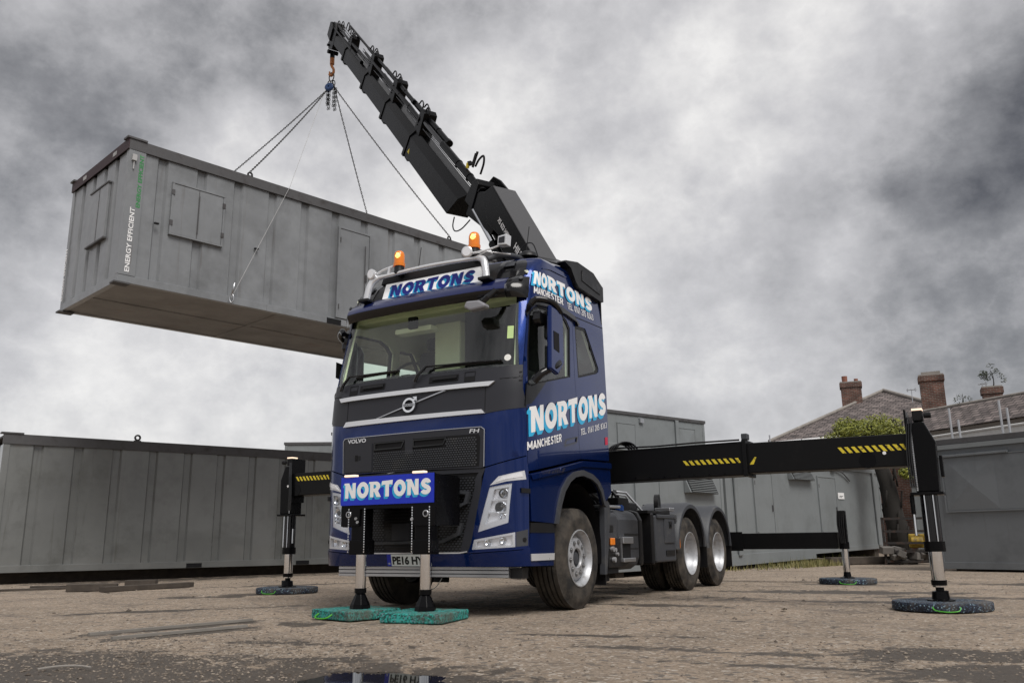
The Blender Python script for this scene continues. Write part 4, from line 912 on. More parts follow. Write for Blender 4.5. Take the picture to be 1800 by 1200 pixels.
# small white figures on the boom plate
bf=lambda a,b:(cp(-.28+.597*a+.802*b*0+(-.802)*(-b)*1.0*-1*-1*0,0),NN)
Tt=Vector((DD.x*.597,DD.y*.597,.802)); Tn=Vector((DD.x*-.802,DD.y*-.802,.597))
def boom_fn(u,v): return cp(-.28,4.42)+Tt*u+Tn*v+NN*.20, NN
def boom_fn2(u,v): return cp(-.28,4.42)+Tt*(1.72-u)+Tn*v+NN*.20, NN
MB().prism([(0,.002),(1.78,.002),(1.78,.016),(0,.016)],lambda a,b,d:cp(-.28,4.42)+Tt*a+Tn*b+NN*d,-.185,.20).build('boom_sheen_strip',mat('sky_sheen_grey',(.055,.055,.058),.4),ib)  # lighter strip added; its grey stands in for sky sheen on the boom top
text_obj('XS 622 HIPRO',boom_fn2,.48,-.25,.55,.075,m_white,ib,off=.003,bold=.02,sp=.3)
text_obj('HIPRO',boom_fn2,1.18,-.24,.40,.11,m_white,ib,off=.003,bold=.02,sp=.3)
MB().cyl(cp(.35,4.2,.10),cp(.95,5.02,.10),.075,n=20).build('boom_cylinder',m_crane,K,auto=40)
MB().cyl(cp(.95,5.02,.10),cp(1.55,5.80,.10),.045,n=20).build('boom_ram',m_chrome,K,auto=40)
MB().cyl(cp(.35,4.2,-.08),cp(1.4,5.62,-.08),.07,n=20).build('boom_cylinder',m_crane,K,auto=40)
secs=[(0,2.55,0,.50,.20),(2.4,4.32,.05,.44,.175),(4.2,6.05,.08,.38,.152),(5.95,7.95,.11,.33,.13),(7.8,9.15,.14,.28,.11)]
for i,(t0,t1,n0,h,w) in enumerate(secs):
    prof=[(n0,-w),(n0,w),(n0+h*.72,w),(n0+h,w*.5),(n0+h,-w*.5),(n0+h*.72,-w)]
    sl=.56 if i==0 else 0
    vs=[bp(t0-(n-n0)*sl*1.0,n,o) for n,o in prof]+[bp(t1,n,o) for n,o in prof]
    mb=MB().add(vs,[tuple(range(6)),tuple(range(6,12))[::-1]]+[(k,(k+1)%6,6+(k+1)%6,6+k) for k in range(6)])
    s_=mb.build('boom_section',m_crane,K,bevel=.008)
    if i<4:
        e=.018; prof=[(n0-.035,-w-e),(n0-.035,w+e),(n0+h*.74,w+e),(n0+h+.03,w*.5+e),(n0+h+.03,-w*.5-e),(n0+h*.74,-w-e)]
        vs=[bp(t1-.10,n,o) for n,o in prof]+[bp(t1,n,o) for n,o in prof]
        MB().add(vs,[tuple(range(6)),tuple(range(6,12))[::-1]]+[(k,(k+1)%6,6+(k+1)%6,6+k) for k in range(6)]).build('boom_collar',m_crane,s_,bevel=.006)
        MB().prism([(t1-.20,n0-.02),(t1-.02,n0-.02),(t1+.0,n0-.075),(t1-.17,n0-.085)],lambda a,b,d:bp(a,b,d),-w*.7,w*.7).build('collar_lug',m_crane,s_,bevel=.01)
MB().prism([(2.25,.10),(2.35,.10),(2.30,.19)],lambda a,b,d:bp(a,b,d),.2005,.203).build('warning_sticker',m_yellow if False else m_yel,K)
# extension cylinders on top of the boom
for (t0,t1,n0,o,r_,ch_) in((-.62,2.6,.72,.07,.062,2.2),(1.25,4.6,.78,-.01,.052,4.0),(2.5,6.5,.70,.10,.042,5.6),(3.2,6.6,.80,.03,.042,6.0),(4.5,8.6,.74,-.06,.038,8.0),(6.0,9.25,.56,.06,.036,9.0),(6.6,9.3,.46,.10,.034,8.8)):
    c_=MB().cyl(bp(t0,n0,o),bp(t1*.5+t0*.5+.3,n0,o),r_,n=16).cyl(bp(t0-.03,n0,o),bp(t0+.06,n0,o),r_*1.25,n=16)
    for q in(.33,.66):
        tt=t0+(t1-t0)*.5*q; c_.cyl(bp(tt,n0,o),bp(tt+.03,n0,o),r_*1.15,n=16)
    c_=c_.build('extension_cylinder',m_crane,K,auto=40)
    MB().cyl(bp(t1*.5+t0*.5+.3,n0,o),bp(t1,n0,o),r_*.72,n=14).build('cylinder_rod',m_crane if r_<.05 else m_gloss,c_,auto=40)
for i,(t,n0,top,w) in enumerate(((-.45,.42,.86,.16),(2.48,.45,.92,.13),(4.25,.44,.90,.12),(6.0,.42,.88,.11),(7.85,.40,.72,.10))):
    MB().prism([(t-.22,n0),(t+.10,n0),(t+.08,top-.1),(t-.02,top),(t-.14,top-.04),(t-.20,n0+.12)],lambda a,b,d:bp(a,b,d),-w,w).build('cylinder_bracket',m_crane,K,bevel=.01)
    if i:
        for dt in(-.08,.12,.26):
            o=.04*(dt*10%3-1); MB().tube(smooth_path([bp(t+dt-.10,top-.05,o),bp(t+dt-.06,top+.035,o),bp(t+dt+.05,top+.05,o),bp(t+dt+.12,top-.04,o)],5),.014,6).build('hose_loop',m_blk,K,auto=60)
        mb=MB()
        for k in range(4): mb.cyl(bp(t+.0,n0+.15+.05*k,w+.005),bp(t+.75,n0+.15+.05*k,w*.8),.011,n=8)
        mb.build('pipe_bundle',m_gloss,K)
for q in range(5):
    o=.12-.045*q; MB().tube([bp(-.3,.63,o),bp(2.4,.62,o*.8),bp(4.2,.60,o*.7),bp(7.8,.53,o*.5),bp(9.4,.50,o*.4)],.009,6).build('hydraulic_line',m_gloss,K)
MB().tube(smooth_path([bp(-.05,.80,-.1),bp(-.02,.98,-.1),bp(.04,1.08,-.08),bp(.10,.98,-.06),bp(.13,.85,-.06)]),.018,7).box((0,0,0),(.0,.0,.0)).build('hose_loop',m_blk,K,auto=60)
MB().box((-.03,-.03,-.03),(.03,.03,.03),Matrix.Translation(bp(.12,.88,.06))).cyl(bp(.02,.86,.04),bp(.05,1.12,.04),.02,n=10).cyl(bp(.14,.86,.0),bp(.17,1.05,.0),.015,n=10).build('hydraulic_valve',m_blk,K)
MB().cyl(bp(.10,.80,.08),bp(.14,.87,.08),.028,n=12).build('valve_cap',m_yel,K)
MB().tube(smooth_path([bp(-.12,.02,.1),bp(-.22,-.10,.12),bp(-.36,-.12,.12),bp(-.50,.0,.1),bp(-.56,.2,.05)]),.011,7).build('hose_loop',m_blk,K,auto=60)
# boom head
MB().prism([(8.95,.02),(9.25,-.06),(9.42,.05),(9.30,.20),(9.38,.18),(9.50,.24),(9.54,.50),(9.40,.58),(9.2,.60),(8.95,.45)],lambda a,b,d:bp(a,b,d),-.115,.115).build('boom_head',m_crane,K,bevel=.015)
MB().prism([(9.22,.14),(9.54,.20),(9.56,.52),(9.42,.56),(9.24,.45)],lambda a,b,d:bp(a,b,d),.116,.15).build('head_plate',m_crane,K,bevel=.008)
for a,b in((9.28,.58),(8.95,.66),(8.5,.76)): MB().tube(smooth_path([bp(a-.12,b-.1,.02),bp(a-.08,b+.04,.02),bp(a+.06,b+.05,.02),bp(a+.10,b-.12,.02)],5),.013,6).build('hose_loop',m_blk,K,auto=60)
MB().cyl(bp(9.18,-.10,-.13),bp(9.18,-.10,.13),.05,n=18).cyl(bp(9.30,.02,-.15),bp(9.30,.02,.15),.03,n=14).build('hook_pin',m_crane,K,auto=40)
hk=bp(9.18,-.12)
HX=hk.copy()
MB().box((-.05,-.035,-.14),(.05,.035,.04),Matrix.Translation(hk)).build('hook_shackle',m_crane,K,bevel=.01)
hh=MB(); p=HX+Vector((0,0,-.14))
hh.tube(smooth_path([p,p+Vector((0,0,-.10)),p+Vector((-.01,0,-.20)),p+Vector((.05,0,-.30)),p+Vector((.055,0,-.40)),p+Vector((0,0,-.46)),p+Vector((-.06,0,-.42)),p+Vector((-.07,0,-.34))]),[.04]*12+[.032]*18+[.035]*8+[.02]*5,10)
hh.cyl(p+Vector((0,0,0)),p+Vector((0,0,-.16)),.055,n=14)
hh.build('lifting_hook',m_orange,K,auto=60)
# ---- side outriggers (parts of the crane)
def hazard(x0,x1,z0,z1,y,sg,parent,flip=False):
    mb=MB(); n=max(1,int(abs(x1-x0)/.062)); st=(x1-x0)/n
    for i in range(n):
        a=x0+i*st; k=st*.55; s=(z1-z0)*.75*(1 if not flip else -1)
        pl_=[(a+(s if s>0 else 0),z0),(a+k+(s if s>0 else 0),z0),(a+k-(s if s<0 else 0),z1),(a-(s if s<0 else 0),z1)]
        pl_=[(min(max(q[0],min(x0,x1)),max(x0,x1)),q[1]) for q in pl_]
        mb.add([(q[0],y,q[1]) for q in pl_],[(0,1,2,3)] )
    return mb.build('hazard_marking',m_yel,parent)
yb_=-.25
for sg in(1,-1):
    X=lambda x:sg*x+(0 if sg>0 else .02)
    L_=4.50 if sg>0 else 4.18
    zt=(lambda x:0) if sg>0 else (lambda x:0)
    b1=MB().prism([(.35,1.385),(2.78,1.405),(2.78,1.785),(.35,1.765)],lambda a,b,d:(X(a),yb_+.0+d,b),0,.34).build('outrigger_housing',m_beam,K,bevel=.012)
    MB().box((min(X(2.74),X(2.79)),yb_-.02,1.39),(max(X(2.74),X(2.79)),yb_+.36,1.80)).build('housing_collar',m_beam,b1,bevel=.006)
    MB().box((min(X(2.74),X(2.81)),yb_-.01,1.80),(max(X(2.74),X(2.81)),yb_+.10,1.87)).build('position_sensor',m_mud,b1,bevel=.01)
    b2=MB().prism([(2.4,1.425),(L_,1.42),(L_,1.755),(2.4,1.765)],lambda a,b,d:(X(a),yb_+.025+d,b),0,.29).build('outrigger_beam',m_beam,K,bevel=.010)
    if sg>0:
        hazard(2.04,2.72,1.545,1.60,-.2525,1,b1,False); hazard(2.81,2.89,1.52,1.60,-.2275,1,b2,True); hazard(3.76,4.44,1.585,1.65,-.2275,1,b2,False)
    else:
        hazard(-2.72,-2.04,1.545,1.60,-.2525,1,b1,False); hazard(-4.05,-3.38,1.635,1.70,-.2275,1,b2,False)
    bo=MB()
    for q in range(7): bo.cyl((X(1.45+.18*q),yb_-.0005,1.43),(X(1.45+.18*q),yb_-.010,1.43),.010,n=8)
    bo.build('housing_bolt',m_crane,b1)
    MB().tube([(X(1.2),yb_-.012,1.80),(X(1.7),yb_-.012,1.79),(X(2.2),yb_-.014,1.80),(X(2.72),yb_-.012,1.80)],.010,6).build('beam_hose',m_gloss,b1)
    MB().cyl((X(4.22),-.2265,1.565),(X(4.22),-.232,1.565),.018,n=12).build('reflector_disc',m_white,b2)
    MB().cyl((X(4.05),-.2265,1.50),(X(4.05),-.229,1.50),.085,n=28).build('pad_disc',m_crane,b2)
    lx=4.58 if sg>0 else 4.26
    lg_=MB().prism([(lx-.11,1.86),(lx+.04,1.87),(lx+.13,1.66),(lx+.115,1.15),(lx-.10,1.15)],lambda a,b,d:(X(a),yb_+.05+d,b),-.02,.22).build('outrigger_leg',m_crane,K,bevel=.012)
    MB().box((min(X(lx-.135),X(lx-.115)),yb_+.0,1.32),(max(X(lx-.135),X(lx-.115)),yb_+.28,2.0 if sg>0 else 1.98)).build('leg_bracket',m_crane,lg_,bevel=.004)
    MB().box((min(X(lx-.16),X(lx+.15)),yb_+.01,1.12),(max(X(lx-.16),X(lx+.15)),yb_+.30,1.15)).build('leg_flange',m_crane,lg_,bevel=.006)
    MB().cyl((X(lx),yb_+.15,.60),(X(lx),yb_+.15,1.14),.085,n=24).build('leg_sleeve',m_gloss,lg_,auto=40)
    MB().cyl((X(lx),yb_+.15,.56),(X(lx),yb_+.15,.66),.10,n=24).build('leg_collar',m_crane,lg_,auto=40)
    MB().cyl((X(lx),yb_+.15,.215),(X(lx),yb_+.15,.58),.066,n=28).build('chrome_ram',m_chrome,lg_,auto=40)
    MB().lathe([(.0,.001),(.0,.13),(.012,.13),(.02,.085),(.09,.075),(.10,.04),(.14,.038),(.15,.072),(.20,.075),(.20,.001)],(X(lx),yb_+.15,.082),(0,0,1),28).build('leg_foot',m_crane,lg_,auto=40)
    MB().box((min(X(lx+.03),X(lx+.075)),yb_+.10,.10),(max(X(lx+.03),X(lx+.075)),yb_+.2,.18)).build('foot_bracket',m_crane,lg_,bevel=.004)
    # chromed guide strips, small cylinder, hoses
    for dx in(-.035,.045): MB().cyl((X(lx+dx),yb_+.062,.66),(X(lx+dx),yb_+.062,1.12),.007,n=8).build('guide_rod',m_chrome,lg_)
    MB().cyl((X(lx-.15),yb_+.06,.93),(X(lx-.15),yb_+.06,1.12),.022,n=12).build('lock_cylinder',m_crane,lg_); MB().cyl((X(lx-.15),yb_+.06,.72),(X(lx-.15),yb_+.06,.93),.015,n=12).build('lock_rod',m_chrome,lg_)
    for q in range(3):
        xx=lx-.135+.02*q; MB().tube(smooth_path([(X(xx),yb_-.005,1.20),(X(xx-.01),yb_-.01,1.45),(X(xx+.005),yb_-.01,1.7),(X(xx+.03),yb_+.02,1.92)]),.008,6).build('hose',m_gloss,lg_)
    chn=MB()
    for k in range(34): chn.box((-.007,-.004,-.007),(.007,.004,.007),Matrix.Translation((X(lx-.085+.0*k),yb_+.026,1.17+k*.018)))
    chn.build('hose_chain',m_alu,lg_)
    MB().box((min(X(lx-.06),X(lx+.04)),yb_+.06,1.88),(max(X(lx-.06),X(lx+.04)),yb_+.18,1.99)).cyl((X(lx+.05),yb_+.05,1.93),(X(lx+.12),yb_+.05,1.93),.03,n=12).build('leg_valve',m_dark,lg_,bevel=.01)
    MB().box((min(X(lx-.06),X(lx+.04)),yb_+.06,1.991),(max(X(lx-.06),X(lx+.04)),yb_+.18,2.01)).build('leg_lamp',m_warm,lg_)
    MB().box((min(X(lx+.14),X(lx+.17)),yb_+.12,1.30),(max(X(lx+.14),X(lx+.17)),yb_+.24,1.52)).build('leg_box',m_crane,lg_,bevel=.006)
# rear outrigger: part of the tractor
for sg in(1,-1):
    X=lambda x:sg*x
    b_=MB().box((min(X(.6),X(2.86)),7.5,.535),(max(X(.6),X(2.86)),7.72,.795)).build('rear_outrigger_beam',m_beam,K,bevel=.01); b_.location=(0,-2.75,0)
    MB().box((min(X(.55),X(1.35)),7.48,.51),(max(X(.55),X(1.35)),7.495,.82)).build('beam_collar',m_beam,b_)
    l=MB().box((min(X(2.885),X(3.01)),7.50,.56),(max(X(2.885),X(3.01)),7.62,1.13)).build('rear_outrigger_leg',m_crane,K,bevel=.01); l.location=(0,-2.75,0)
    MB().cyl((X(2.95),7.56,.53),(X(2.95),7.56,.64),.075,n=20).build('leg_sleeve',m_crane,l,auto=40); MB().cyl((X(2.95),7.56,.18),(X(2.95),7.56,.56),.052,n=20).build('chrome_ram',m_chrome,l,auto=40)
    MB().lathe([(0,.001),(0,.11),(.015,.11),(.03,.06),(.10,.05),(.11,.001)],(X(2.95),7.56,.082),(0,0,1),24).build('leg_foot',m_crane,l,auto=40)
    chn=MB()
    for q in range(4): chn.tube(smooth_path([(X(2.90+.03*q),7.48,1.12),(X(2.89+.03*q),7.46,.9),(X(2.92+.02*q),7.47,.62)]),.010,6)
    chn.build('hose',m_blk,l)
# ================================================================ GROUND PADS
def round_pad(x,y,r,label):
    p=MB().lathe([(0,.001),(0,r*.99),(.008,r),(.068,r),(.078,r*.985),(.078,.001)],(0,0,0),(0,0,1),48).build('outrigger_pad',m_padb,None,auto=40); p.location=(x,y,.004); p['label']=label; p['category']='pad'; p['group']='round outrigger pads'
    MB().tube(smooth_path([(-.12,-r+.0,.05),(-.10,-r-.02,.02),(0,-r-.05,.008),(.10,-r-.02,.015),(.12,-r+.0,.05)]),.006,6).build('pad_handle',m_lime,p,auto=60); p.rotation_euler=(0,0,.15)
round_pad(4.58,2.65,.46,'round blue flecked pad under the near right outrigger leg, largest in view')
round_pad(-4.24,2.65,.45,'round dark pad under the outrigger leg in front of the long ribbed cabin')
round_pad(2.95,7.56,.43,'round dark pad under the short leg of the low rear beam')
for (x,y,rz,label) in((.445,-.40,.16,'green rubber crumb square pad under the front leg nearer the headlamp and wheel'),(-.33,-.36,-.25,'green rubber crumb square pad with lime rope loop, leftmost under the sign board')):
    p=MB().box((-.31,-.31,0),(.31,.31,.086)).build('square_pad',m_padg,None,bevel=.012); p.location=(x,y,.004+(0 if x>0 else .0)); p.rotation_euler=(0,0,rz); p['label']=label; p['category']='pad'; p['group']='square green pads'
    if x<0:
        p.location=(x-.06,y-.02,.004); MB().tube(smooth_path([(-.18,-.31,.05),(-.17,-.36,.02),(-.08,-.38,.012),(.02,-.36,.02),(.04,-.31,.05)]),.007,6).build('pad_handle',m_lime,p,auto=60)
# ================================================================ CABINS
def corr(mb,x0,x1,z0,z1,y,pitch=.76,gw=.20,dep=.05,first=.30,flip=1):
    """ribbed sheet wall in the local XZ plane facing -y"""
    xs=[(x0,0)]; x=x0+first
    while x+gw<x1-.1:
        xs+=[(x,0),(x+.035,dep),(x+gw-.035,dep),(x+gw,0)]; x+=pitch
    xs.append((x1,0)); vs=[]
    for a,d in xs: vs+=[(a,y+d*flip,z0),(a,y+d*flip,z1)]
    mb.add(vs,[(2*i,2*i+2,2*i+3,2*i+1) for i in range(len(xs)-1)]); return mb
def corrX(mb,y0,y1,z0,z1,x,flip=1,**k):
    t=MB(); corr(t,y0,y1,z0,z1,0,flip=1,**k)
    return mb.add([(x+v[1]*flip,v[0],v[2]) for v in t.v],t.f)
def cabin(label,loc,rz,L=10.1,Wd=2.8,H=2.7,group=None,wall=m_cab,rail=m_cabD,ribs=True,under=False,ry=0,gable=True,pitch=.76):
    c=thing('site_cabin',label,'cabin',loc,rz,group); c.rotation_euler=(0,ry,rz)
    if ribs:
        mb=MB(); corr(mb,.12,L-.12,.14,H-.2,.02,first=.42,pitch=pitch); corr(mb,.12,L-.12,.14,H-.2,Wd-.02,flip=-1); corrX(mb,.12,Wd-.12,.14,H-.2,.02,first=.35,pitch=.55,gw=.18); corrX(mb,.12,Wd-.12,.14,H-.2,L-.02,flip=-1)
        mb.build('wall',wall,c)
    else: MB().box((.05,.01,.14),(L-.05,Wd-.01,H-.12)).build('wall',wall,c)
    MB().box((.0,-.004,.0),(L,.10,.14)).box((0,Wd-.10,0),(L,Wd+.004,.14)).box((.0,.10,0),(.10,Wd-.10,.14)).box((L-.10,.10,0),(L,Wd-.10,.14)).build('base_frame',wall,c,bevel=.006)
    for x in(0,L-.12):
        for y in(-.006,Wd-.114): MB().box((x,y,.14),(x+.12,y+.12,H-.2 if ribs else H-.12)).build('corner_post',wall,c,bevel=.006)
    if ribs:
        MB().box((-.01,-.02,H-.2),(L+.01,.08,H)).box((-.01,Wd-.08,H-.2),(L+.01,Wd+.02,H)).build('top_rail',rail,c)
    else:
        MB().box((-.04,-.04,H-.12),(L+.04,Wd+.04,H)).build('roof',rail,c,bevel=.01)
    if ribs: MB().box((.0,.08,H-.06),(L,Wd-.08,H-.02)).build('roof',rail,c)
    MB().box((.10,.10,.02),(L-.10,Wd-.10,.06)).build('underside',m_under,c)
    return c
def shutter(c,x0,x1,z0,z1,y=-.03,wall=m_cab,split=True,sill=True,dent=False):
    s=MB().box((x0,y,z0),(x1,.02,z1)).build('window_shutter',wall,c,bevel=.008)
    if split: MB().box(((x0+x1)/2-.006,y-.004,z0+.01),((x0+x1)/2+.006,y-.0005,z1-.01)).build('shutter_seam',m_cabD,s)
    fr=MB().box((x0-.035,y-.012,z1+.0),(x1+.035,.02,z1+.025)).box((x0-.035,y-.012,z0-.03),(x1+.035,.02,z0-.001)).box((x0-.035,y-.008,z0),(x0-.002,.02,z1)).box((x1+.002,y-.008,z0),(x1+.035,.02,z1)); fr.build('shutter_frame',wall,s)
    if dent:
        cx,cz=(x0+x1)/2,(z0+z1)/2; mb=MB(); mb.add([(x0+.03,y-.003,z0+.03),(x1-.03,y-.003,z0+.03),(x1-.03,y-.003,z1-.03),(x0+.03,y-.003,z1-.03),(cx,y-.035,cz)],[(0,1,4),(1,2,4),(2,3,4),(3,0,4)]); mb.build('pressed_panel',wall,s)
    return s
def door(c,x0,x1,z0,z1,wall=m_cab,y=-.02):
    d=MB().box((x0,y,z0),(x1,.03,z1)).build('cabin_door',wall,c,bevel=.006)
    MB().box((x0-.045,y-.012,z0),(x0-.004,.03,z1+.045)).box((x1+.004,y-.012,z0),(x1+.045,.03,z1+.045)).box((x0-.004,y-.012,z1+.004),(x1+.004,.03,z1+.045)).build('door_frame',wall,d,bevel=.004)
    MB().box((x1-.10,y-.03,(z0+z1)/2-.08),(x1-.06,y-.0005,(z0+z1)/2+.08)).build('door_handle',m_cabD,d)
    for z in(z0+.25,z1-.25): MB().cyl((x0+.01,y-.012,z-.05),(x0+.01,y-.012,z+.05),.012,n=8).build('hinge',m_cabD,d)
    return d
# hanging cabin
HC=Vector((-7.722,1.75,5.207)); HA=1.314; HW=2.816; HL=10.1; HH=2.7
hc=cabin('grey ribbed steel cabin hanging in the air on chains from the crane','',0) if 0 else cabin('grey ribbed steel cabin hanging in the air on chains beneath the crane boom',HC,HA,L=HL,Wd=HW,H=HH,wall=m_cab)
shutter(hc,.86,1.84,1.10,2.08); door(hc,4.55,5.32,.16,2.16)
MB().box((0,-.011,.14),(.30,.0,2.5)).build('corner_plate',m_cab,hc)
# end window shutter (on the short side)
es=MB().box((-.03,.78,1.02),(.02,1.62,2.08)).build('window_shutter',m_cab,hc,bevel=.006)
MB().box((-.045,.75,.985),(.02,1.66,1.018)).box((-.045,.75,2.082),(.02,1.66,2.11)).box((-.036,1.18,1.02),(-.0305,1.192,2.08)).build('shutter_frame',m_cabD,es)
MB().box((-.025,-.02,2.501),(-.011,HW+.02,2.701)).build('end_rail',m_maroon,hc)
for y in(-.02,HW-.14): 
    MB().box((-.06,y-.02,2.701),(.30,y+.18,2.735)).build('corner_casting',m_cabD,hc); MB().box((-.06,y-.02,-.03),(.22,y+.18,-.001)).build('corner_casting',m_cabD,hc)
MB().box((-.030,1.0,2.57),(-.0255,1.17,2.63)).build('maker_mark',m_white,hc) if 0 else None
for yy in(.55,2.05): MB().box((-.030,yy,2.56),(-.0255,yy+.05,2.64)).box((-.030,yy+.07,2.56),(-.0255,yy+.16,2.64)).build('rail_sticker',m_rope,hc)
fnv=plane_fn((0,-.011,0),(1,0,0),(0,0,1))
text_obj('ENERGY EFFICIENT',fnv,.19,.20,1.20,.085,m_white,hc,off=.003,bold=.02,rot=True,sp=.5)
text_obj('ENERGY EFFICIENT',fnv,.27,1.42,1.02,.075,m_green,hc,off=.003,bold=.03,rot=True,sp=.5)
fne=plane_fn((-.001,HW,0),(0,-1,0),(0,0,1))
text_obj('ENERGY EFFICIENT',fne,.115,.2,1.1,.09,m_white,hc,off=.01,bold=.03,rot=True,sp=.5)
MB().box((.05,-.06,2.28),(.13,-.012,2.40)).cyl((.09,-.03,2.27),(.09,-.03,2.12),.012,n=8).build('junction_box',m_rope,hc,bevel=.005)
for x in(.55,2.55): MB().box((x,-.05,1.20),(x+.08,-.0,1.225)).build('door_hook',m_dark,hc)
for x in(2.9,4.3): MB().box((x,-.012,.0),(x+.35,-.0045,.12)).build('fork_pocket',m_dark if x>4 else m_cab,hc)
MB().box((3.2,.10,.0),(3.3,HW-.1,.019)).box((.1,1.4,.0),(HL-.1,1.42,.018)).box((6.6,.10,.0),(6.7,HW-.1,.019)).build('floor_beam',m_under,hc)
hm=Matrix.Translation(HC)@Matrix.Rotation(HA,4,'Z')
# shackle lugs
for x in(2.38,7.72):
    for y in(-.02,HW-.06): MB().lathe([(-.012,.03),(-.012,.06),(.012,.06),(.012,.03),(-.012,.03)],(x,y+.04,HH+.045),(0,1,0),18).box((x-.05,y+.0,HH-.0+.001),(x+.05,y+.08,HH+.012)).build('lifting_eye',m_chain,hc,auto=40)
hr=MB()
for z in(1.3,1.9):
    for x in(.845,1.855): hr.box((x-.03,-.046,z-.05),(x+.03,-.0305,z+.05))
hr.build('shutter_hinge',m_cabD,hc)
MB().cyl((1.35,-.055,1.2),(1.35,-.055,1.95),.009,n=8).build('locking_bar',m_cabD,hc)
MB().cyl((5.2,-.05,.5),(5.2,-.05,1.9),.009,n=8).build('locking_bar',m_cabD,hc)
# chain sling
apex=Vector((0,2.75,0))+hk+Vector((0,0,-.72)); 
SL=thing('chain_sling','four leg lifting chain hanging from the orange crane hook above the raised cabin','chain',apex)
def chain(p0,p1,name='chain_leg',sag=0.0,pitch=.052,r=.0075,lw=.014,parent=SL):
    p0=Vector(p0); p1=Vector(p1); L=(p1-p0).length; n=int(L/pitch); mb=MB()
    def P(t): q=p0.lerp(p1,t); q.z-=sag*4*t*(1-t); return q
    for i in range(n):
        a=P(i/n); b=P((i+1)/n); d=(b-a).normalized(); s=d.orthogonal().normalized()
        if i%2: s=d.cross(s)
        c=(a+b)/2; hl=pitch*.62
        pts=[c+d*(hl*math.cos(t)*(1.0))+s*(lw*math.sin(t)) for t in [2*PI*k/10 for k in range(10)]]
        mb.tube(pts,r,5,closed=True)
    return mb.build(name,m_chain,parent)
mlz=.62
MB().tube([(.075*math.cos(t),0,.08+.115*math.sin(t)) for t in [2*PI*k/24 for k in range(24)]],.014,8,closed=True).build('master_ring',m_chain,SL,smooth=True)
for s_ in(-1,1): MB().tube([(.05*s_+.05*math.cos(t),.02*s_,-.11+.085*math.sin(t)) for t in [2*PI*k/20 for k in range(20)]],.012,8,closed=True).build('coupling_ring',m_chain,SL,smooth=True)
MB().lathe([(-.04,.02),(-.045,.08),(-.02,.11),(.02,.11),(.045,.08),(.04,.02)],(-.01,-.06,-.22),(.3,-1,.1),20).build('blue_coupling',m_bluem,SL,auto=40)
for i,(x,y) in enumerate(((2.38,.02),(2.38,HW-.02),(7.72,.02),(7.72,HW-.02))):
    e=hm@Vector((x,y,HH+.05))-apex; off=Vector((.10*( -1 if i<2 else 1),0,-.22)); chain(off,e+Vector((0,0,.06)),sag=.06)
    MB().tube([off+Vector((.0,0,.0)),off*.4],.02,6).build('chain_hook',m_chain,SL)
    for q in range(2):
        a=off+Vector((.02*q-.03,.03*q,-.02)); ln=.42+.1*q+(.08 if i>1 else 0)
        chain(a,a+Vector((.0,0,-ln)),name='spare_chain_loop'); chain(a+Vector((.05,.0,-.0)),a+Vector((.05,0,-ln)),name='spare_chain_loop')
tl_e=hm@Vector((2.10,-.10,.10)); 
te2=hm@Vector((3.25,-.045,HH+.02)); TL=tag(MB().tube([(apex+Vector((-.1,-.1,-.3))).lerp(te2,i/14) for i in range(15)]+[te2.lerp(tl_e,(i+1)/14) for i in range(14)],.005,6).build('tag_line',m_rope,None),'thin pale rope from the crane hook down to the hanging cabin bottom edge','rope')
clp=MB().tube([tl_e+Vector((.035*math.cos(t),.02*math.cos(t),.08*math.sin(t)-.02)) for t in [2*PI*k/18 for k in range(18)]],.011,6,closed=True).cyl(tl_e+Vector((0,0,.05)),tl_e+Vector((.06,0,.28)),.018,n=8).build('rope_clip',m_alu,TL,smooth=True)
# left long ribbed cabin
m_cabG=mat('glossy_cabin_grey',(.165,.170,.166),.17,0,.45,var=.10,vscale=1.0,streak=(.07,.065,.055),sth=(.60,.85),dirt=(.11,.112,.106),dscale=1.4,dth=(.5,.8),rvar=.07,bump=.4,bscale=1.6)
lc=cabin('long grey ribbed cabin with glossy paint standing on the left side of the yard',(-12.04,2.60,.22),math.atan2(.931,.364),L=10.3,Wd=2.8,H=2.72,wall=m_cabG)
for yy in(0,2.65): MB().box((-.06,yy-.04,2.721),(.34,yy+.16,2.75)).build('corner_casting',m_cabD,lc)
MB().lathe([(-.015,.035),(-.015,.07),(.015,.07),(.015,.035),(-.015,.035)],(2.55,.03,2.80),(0,1,0),20).box((2.48,.0,2.721),(2.62,.06,2.74)).build('lifting_eye',m_cabD,lc,auto=40)
for x in(3.8,6.4): MB().box((x,-.010,.01),(x+.34,-.0045,.10)).build('fork_pocket',m_dark,lc)
for y in(.5,2.2): MB().box((.2,y,-.22),(10.1,y+.2,-.001)).build('gap_shade_beam',m_wood,lc)  # beams added beneath the cabin to darken the see-through gap
# pair of plain cabins behind the lorry
angB=math.atan2(.982,.190)
cb=cabin('plain grey cabin with louvred vent and two doors behind the low rear beam',(-.5,13.28,.20),angB,L=11.32,Wd=2.8,H=2.62,wall=m_cabB,ribs=False,ry=-.0132,rail=m_cabB)
def louvre(c,x0,x1,z0,z1,wall):
    l=MB().add([(x0,-.0,z1),(x1,0,z1),(x1,-.16,z0),(x0,-.16,z0),(x0,0,z0),(x1,0,z0)],[(0,1,2,3),(0,3,4),(1,5,2),(3,2,5,4)]).build('louvre_vent',wall,c)
    n=9; fr=MB()
    for i in range(n):
        t=(i+.6)/n; y=-.16*(1-t)-.012; z=z0+(z1-z0)*t; fr.box((x0+.06,y-.02,z-.008),(x1-.06,y+.004,z+.010))
    fr.build('louvre_slats',m_cabB,l)
    MB().add([(x0+.05,-.018,z1-.01),(x1-.05,-.018,z1-.01),(x1-.05,-.165,z0+.01),(x0+.05,-.165,z0+.01)],[(0,1,2,3)]).build('louvre_gap',m_dark,l)
